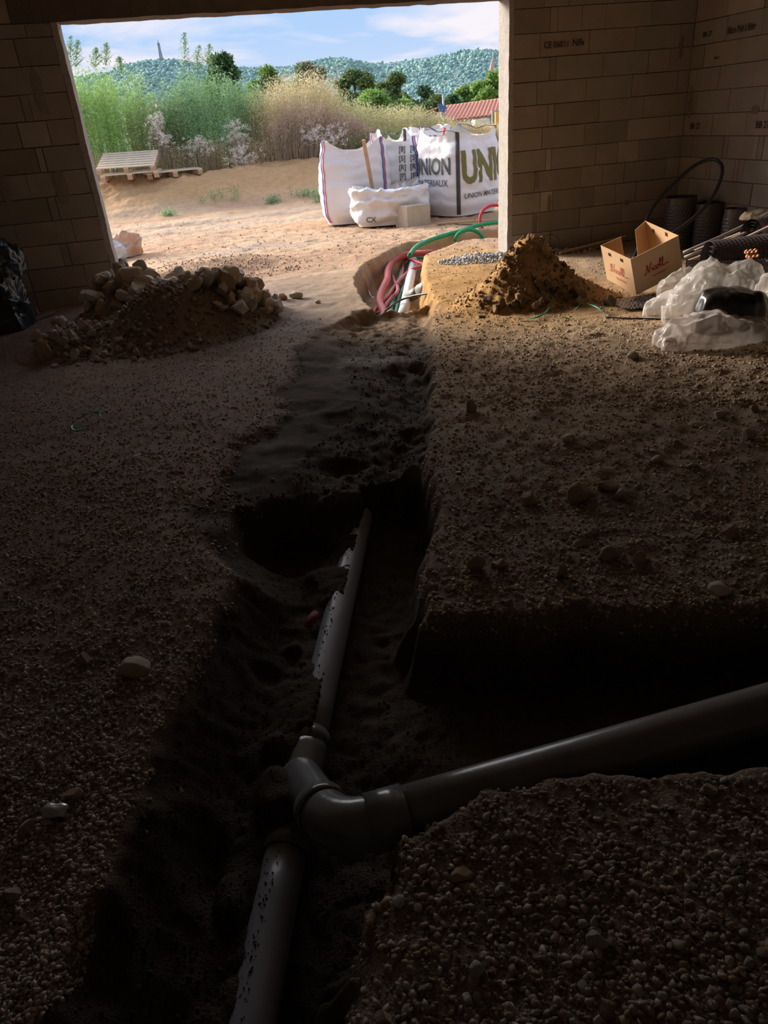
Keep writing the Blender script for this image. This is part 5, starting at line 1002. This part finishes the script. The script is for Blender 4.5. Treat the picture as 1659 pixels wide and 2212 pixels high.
for i, (px, py, w, h, lab) in enumerate([(320, 380, .18, .16, 'small green weed at the near edge of the pallet stack'), (362, 378, .14, .16, 'tiny green weed between the two piles of pallets'), (480, 440, .45, .16, 'low green weeds on the face of the clay bank'), (590, 435, .15, .14, 'small green tuft at the foot of the bank'), (365, 465, .10, .10, 'tiny tuft of green on the bare clay'), (688, 405, .12, .35, 'green weed growing beside the leftmost bulk bag'), (650, 425, .3, .12, 'low weeds on the clay left of the bulk bags'), (515, 360, .12, .22, 'small dark green weed on the brow of the bank')]):
    p = onground(px, py, z0=.1, n=40); plant('small_weed', lab, 'weed', p, w, w*.5, lambda x, y, r_: np.full(len(x), h)*r_.uniform(.6, 1.1, len(x)), 14, 420, .045, .014, LG, STM, G2, 100+i, spread=.12)

# ---------------------------------------------------------------- trees beyond the field
BARK = mat('bark', (.16, .13, .10), rough=1)
def tree(label, px, py_top, wpx, Y, hz_px, tint, seed, n=2600, leaf=.30, name='tree'):
    r_ = np.random.default_rng(seed); top = at(px, py_top, 1, Y); sc_ = FPX/((top-CAM)@_w); rx = wpx/sc_/2; hh = hz_px/sc_; g0 = hz(top[0], Y); t = thing(name, label, 'tree', (top[0], Y, g0)); bpy.context.view_layer.update()
    nb = 16; cb_ = np.column_stack([r_.uniform(-.75, .75, nb)*rx, r_.uniform(-.6, .6, nb)*rx*.8, r_.uniform(.1, .95, nb)]); zc = top[2]-hh
    cb_[:, 2] = zc+cb_[:, 2]*hh*(1-.55*(np.abs(cb_[:, 0])/rx)**2)-.12*hh; cb_[0] = (0, 0, top[2]-.22*hh); rb_ = r_.uniform(.24, .40, nb)*min(rx, hh*.75)
    k = r_.integers(0, nb, n); d = r_.normal(size=(n, 3)); d /= np.linalg.norm(d, axis=1)[:, None]; d[:, 2] *= .8; P = cb_[k]+d*(rb_[k]*r_.uniform(.6, 1.05, n))[:, None]; P[:, 0] += top[0]; P[:, 1] += Y
    cl = np.array(tint)[r_.integers(0, len(tint), n)]*r_.uniform(.7, 1.2, (n, 1)); V, F, Cc = leaves(P, leaf, leaf*.6, .4, r_, cl); o = mesh('crown', V, F, LG, t, smooth=False, col=Cc); o['kind'] = 'stuff'
    tube('trunk', np.array([(top[0], Y, g0-.2), (top[0]+.1, Y, (g0+zc)/2), (top[0], Y, top[2]-.3*hh)]), np.array([.22, .17, .08]), BARK, t, seg=8)
DK = [(.10, .20, .08), (.07, .15, .07), (.14, .24, .09)]; MD = [(.20, .34, .09), (.28, .42, .11), (.15, .27, .09)]; GY = [(.22, .27, .15), (.28, .28, .17), (.17, .22, .13)]; PN = [(.11, .20, .09), (.19, .27, .10), (.24, .31, .10)]; BR = [(.26, .44, .10), (.34, .52, .14), (.20, .36, .09)]
for i, a in enumerate([('dark green tree whose top stands above the middle thicket', 478, 103, 110, 30, 130, DK), ('yellow-green tree right of the dark one', 575, 135, 110, 34, 100, MD), ('greyish sparse tree behind the tall oats', 655, 122, 120, 36, 120, GY), ('tall pine with yellowish top in the middle of the tree line', 762, 134, 110, 44, 130, PN), ('rounded pine just right of the tallest pine', 850, 148, 110, 54, 110, PN), ('broad light green tree below the pines', 815, 192, 150, 38, 90, BR), ('dark umbrella pine sloping down to the street lamp', 915, 178, 80, 52, 80, DK), ('low dark pine left of the street lamp', 940, 200, 60, 50, 60, PN),
    ('bright green plane tree against the right jamb', 1068, 145, 110, 60, 100, BR), ('green tree sloping left of the plane tree, behind the red roof', 1010, 178, 100, 62, 70, MD), ('low bush line at the left foot of the plane trees', 978, 205, 60, 58, 40, DK)]): tree(a[0], a[1], a[2], a[3], a[4], a[5], a[6], 200+i, n=7500 if a[3] > 100 else 4500, leaf=.0045*a[4]+.03)

# ---------------------------------------------------------------- wooded hills
YH = 900.; rid = [(-100, 150), (150, 165), (235, 152), (262, 138), (300, 129), (345, 124), (390, 126), (440, 138), (500, 140), (560, 142), (620, 140), (660, 131), (705, 122), (745, 121), (790, 131), (830, 134), (870, 128), (925, 120), (965, 112), (1000, 104), (1040, 103), (1077, 104), (1200, 98), (1400, 110)]
rx_ = np.array([at(a, b, 1, YH)[0] for a, b in rid]); rz_ = np.array([at(a, b, 1, YH)[2] for a, b in rid])
def hillz(x, y): zr = np.interp(x*YH/np.maximum(y, 1), rx_, rz_); k = ss(y, 430, YH); return -8+(zr+8-5)*k**.9*(1-.25*ss(y, YH, 1300))+3*fb2(x*.012, y*.012, 3, 500)*np.sin(PI*np.clip(k, 0, 1))
HM = mat('hill_soil_hazed', (.15, .23, .205), (.22, .31, .26), rough=1, scale=.09, detail=8); X = np.linspace(-420, 760, 120); Y = np.linspace(280, 1300, 60); XX, YY = np.meshgrid(X, Y, indexing='ij'); hl_ = mesh('hills', np.stack([XX, YY, hillz(XX, YY)], -1).reshape(-1, 3), grid_faces(120, 60), HM); hl_['kind'] = 'structure'  # distance haze is mixed into this colour as a greyed blue-green
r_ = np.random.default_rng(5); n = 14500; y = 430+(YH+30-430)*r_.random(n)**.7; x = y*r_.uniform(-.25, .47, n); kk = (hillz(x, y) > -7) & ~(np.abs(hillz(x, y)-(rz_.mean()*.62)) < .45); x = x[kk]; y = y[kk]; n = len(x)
hazed_cols = np.array([(.22, .33, .30), (.25, .37, .31), (.30, .40, .31), (.19, .28, .28)])[r_.integers(0, 4, n)]*r_.uniform(.9, 1.1, (n, 1))  # crown colours paled and blued to carry the distance haze
o = scatter_stones('hillside_forest', np.column_stack([x, y, hillz(x, y)+.4]), r_.uniform(2.2, 4.2, n)*(y/YH)**.7, hazed_cols, mat('forest', (1.1, 1.2, 1.25), (.95, 1.05, 1.1), rough=1, attr=True, spec=.05), flat=.75, seed=9, smooth=True, sink=.7); tag(o, 'haze-tinted bluish green forest covering the distant hills', 'forest')
# pylon, spire, lamp, house, cabinet
STL = mat('steel', (.34, .38, .44), rough=.5, metal=.3)
def pylon(px, py0, py1, Y):
    a, b = at(px, py0, 1, Y), at(px, py1, 1, Y); t = thing('pylon', 'lattice pylon with a dish on the distant left hill', 'pylon', tuple(a)); bpy.context.view_layer.update(); h = b[2]-a[2]; w = h*.09; n = 7
    leg = lambda i, j, f: np.array([a[0]+i*w*(1-.45*f), a[1]+j*w*(1-.45*f), a[2]+h*f])
    for i, j in ((-1,-1), (1,-1), (1,1), (-1,1)): tube('leg', np.array([leg(i, j, 0), leg(i, j, 1)]), .32, STL, t, seg=5)
    for k in range(n):
        f, g = k/n, (k+1)/n
        for s_ in (-1, 1): tube('brace', np.array([leg(-s_, -1, f), leg(s_, -1, g)]), .22, STL, t, seg=4)
        tube('brace', np.array([leg(-1, -1, f), leg(1, -1, f)]), .22, STL, t, seg=4)
    tube('antenna', np.array([leg(0, 0, 1), leg(0, 0, 1)+(0, 0, h*.18)]), .25, STL, t, seg=5); tube('dish', np.array([leg(-.6, -1.6, .93), leg(-.6, -2.4, .93)]), w*.7, STL, t, seg=14)
pylon(349, 130, 92, 640.)
a, b = at(1060, 175, 1, 300.), at(1065, 120, 1, 300.); sp = thing('church_spire', 'slim pinkish church spire above the plane tree', 'spire', tuple(a)); bpy.context.view_layer.update(); tube('spire', np.array([a-(0, 0, 9), a*.5+b*.5, b]), np.array([2.2, 1.1, .12]), mat('spire_stone', (.62, .40, .34), rough=.9), sp, seg=8, smooth=False); tube('finial', np.array([b-(0, 0, .6), b+(0, 0, 1.2)]), .16, mat('spire_tip', (.75, .72, .7)), sp, seg=6)
Yl = 21.; la, lb = at(960, 330, 1, Yl), at(957, 203, 1, Yl); sl = thing('street_lamp', 'grey solar street lamp with blue panel in front of the red roof', 'lamp', (la[0], Yl, hz(la[0], Yl))); bpy.context.view_layer.update()
LP = mat('lamp_grey', (.50, .54, .58), rough=.4, metal=.2); tube('pole', np.array([(lb[0], Yl, hz(la[0], Yl)), (lb[0], Yl, lb[2])]), .04, LP, sl, seg=10); tube('arm', np.array([(lb[0], Yl, lb[2]), (lb[0]-.12, Yl, lb[2]+.02), (lb[0]-.30, Yl, lb[2]+.03)]), .022, LP, sl, seg=8); p = at(955, 233, 1, Yl)
panel('solar_panel', (p[0]-.16, Yl-.12, p[2]-.12), (p[0]+.14, Yl-.12, p[2]-.12), (p[0]+.14, Yl+.02, p[2]+.13), (p[0]-.16, Yl+.02, p[2]+.13), .02, mat('panel_blue', (.06, .12, .26), rough=.3), sl); p = at(956, 246, 1, Yl); box('battery_box', (p[0]-.07, Yl-.08, p[2]-.11), (p[0]+.07, Yl+.04, p[2]+.11), mat('lamp_box', (.24, .28, .32), rough=.5), sl)
Yh_ = 38.; e0, e1 = at(932, 263, 1, Yh_), at(1077, 247, 1, Yh_); ex_ = e1+(e1-e0)*1.2; gh = hz(e0[0], Yh_); hs = thing('house', 'low house with a red tiled roof beyond the field, by the right jamb', 'house', (e0[0], Yh_, gh)); bpy.context.view_layer.update()
r0, r1 = at(958, 229, 1, Yh_+4.), at(1077, 213, 1, Yh_+4.); r1 = r1+(r1-r0)*1.4; TL = mat('roof_tile', (.62, .25, .17), (.50, .20, .14), rough=.9, scale=3, bump=.4, bscale=10); PK = mat('house_wall', (.58, .44, .34), (.52, .39, .30), rough=.95, scale=2)
nu = 150; U, W = np.meshgrid(np.linspace(0, 1, nu), np.linspace(0, 1, 24), indexing='ij'); base = (e0*(1-U[..., None])+ex_*U[..., None])*(1-W[..., None])+(r0*(1-U[..., None])+r1*U[..., None])*W[..., None]; base[..., 2] += .035*np.sin(U*2*PI*36)+.03*((W*12) % 1); mesh('roof', base.reshape(-1, 3), grid_faces(nu, 24), TL, hs)
back = base.copy(); back[..., 1] = 2*(Yh_+4.)-back[..., 1]; mesh('roof', back.reshape(-1, 3), grid_faces(nu, 24)[:, ::-1], TL, hs)
mesh('wall', [(e0[0]+.15, Yh_+.25, gh-.5), (ex_[0], Yh_+.25, gh-.5), (ex_[0], Yh_+.25, ex_[2]), (e0[0]+.15, Yh_+.25, e0[2]-.02), (e0[0]+.15, Yh_+7.7, gh-.5), (ex_[0], Yh_+7.7, gh-.5), (ex_[0], Yh_+7.7, ex_[2]), (e0[0]+.15, Yh_+7.7, e0[2]-.02)], [(0,1,2,3), (5,4,7,6), (4,0,3,7), (1,5,6,2)], PK, hs, smooth=False)
for px, py, w, h in [(963, 290, .45, .9), (1005, 280, .4, .8), (1045, 268, .4, .7)]:
    p = at(px, py, 1, Yh_+.2); fr = box('window', (p[0]-w/2, Yh_+.17, p[2]-h/2), (p[0]+w/2, Yh_+.24, p[2]+h/2), mat('window_white', (.75, .74, .7)), hs); box('pane', (p[0]-w/2+.08, Yh_+.15, p[2]-h/2+.08), (p[0]+w/2-.08, Yh_+.18, p[2]+h/2-.08), mat('pane_dark', (.07, .08, .09), rough=.2), fr)
for px, py in ((981, 236), (990, 236)): p = at(px, py, 1, Yh_+3.5); box('chimney', (p[0]-.09, Yh_+3.3, p[2]-.7), (p[0]+.09, Yh_+3.6, p[2]+.1), mat('window_white', (.75, .74, .7)), hs)
Yk = 16.; p0, p1 = at(1027, 300, 1, Yk), at(1058, 256, 1, Yk); gk = hz(p0[0], Yk); o = box('utility_cabinet', (p0[0], Yk, gk-.2), (p1[0], Yk+.35, p1[2]), mat('cabinet_cream', (.78, .70, .56), rough=.7), bevel=.015); tag(o, 'cream utility cabinet standing among the golden oats', 'cabinet')
q0, q1 = at(1063, 280, 1, 18.), at(1090, 237, 1, 18.); tg = thing('site_hoarding', 'grey-green panel with an orange post at the right jamb', 'panel', (q0[0], 18., hz(q0[0], 18.))); bpy.context.view_layer.update(); box('panel', (q0[0], 18., q0[2]), (q1[0]+.6, 18.05, q1[2]), mat('panel_green', (.30, .40, .38), rough=.6), tg); m_ = at(1073, 270, 1, 17.9); box('post', (m_[0]-.06, 17.85, hz(m_[0], 17.9)), (m_[0]+.06, 17.97, at(1073, 241, 1, 17.9)[2]), mat('post_orange', (.80, .42, .12), rough=.6), tg)
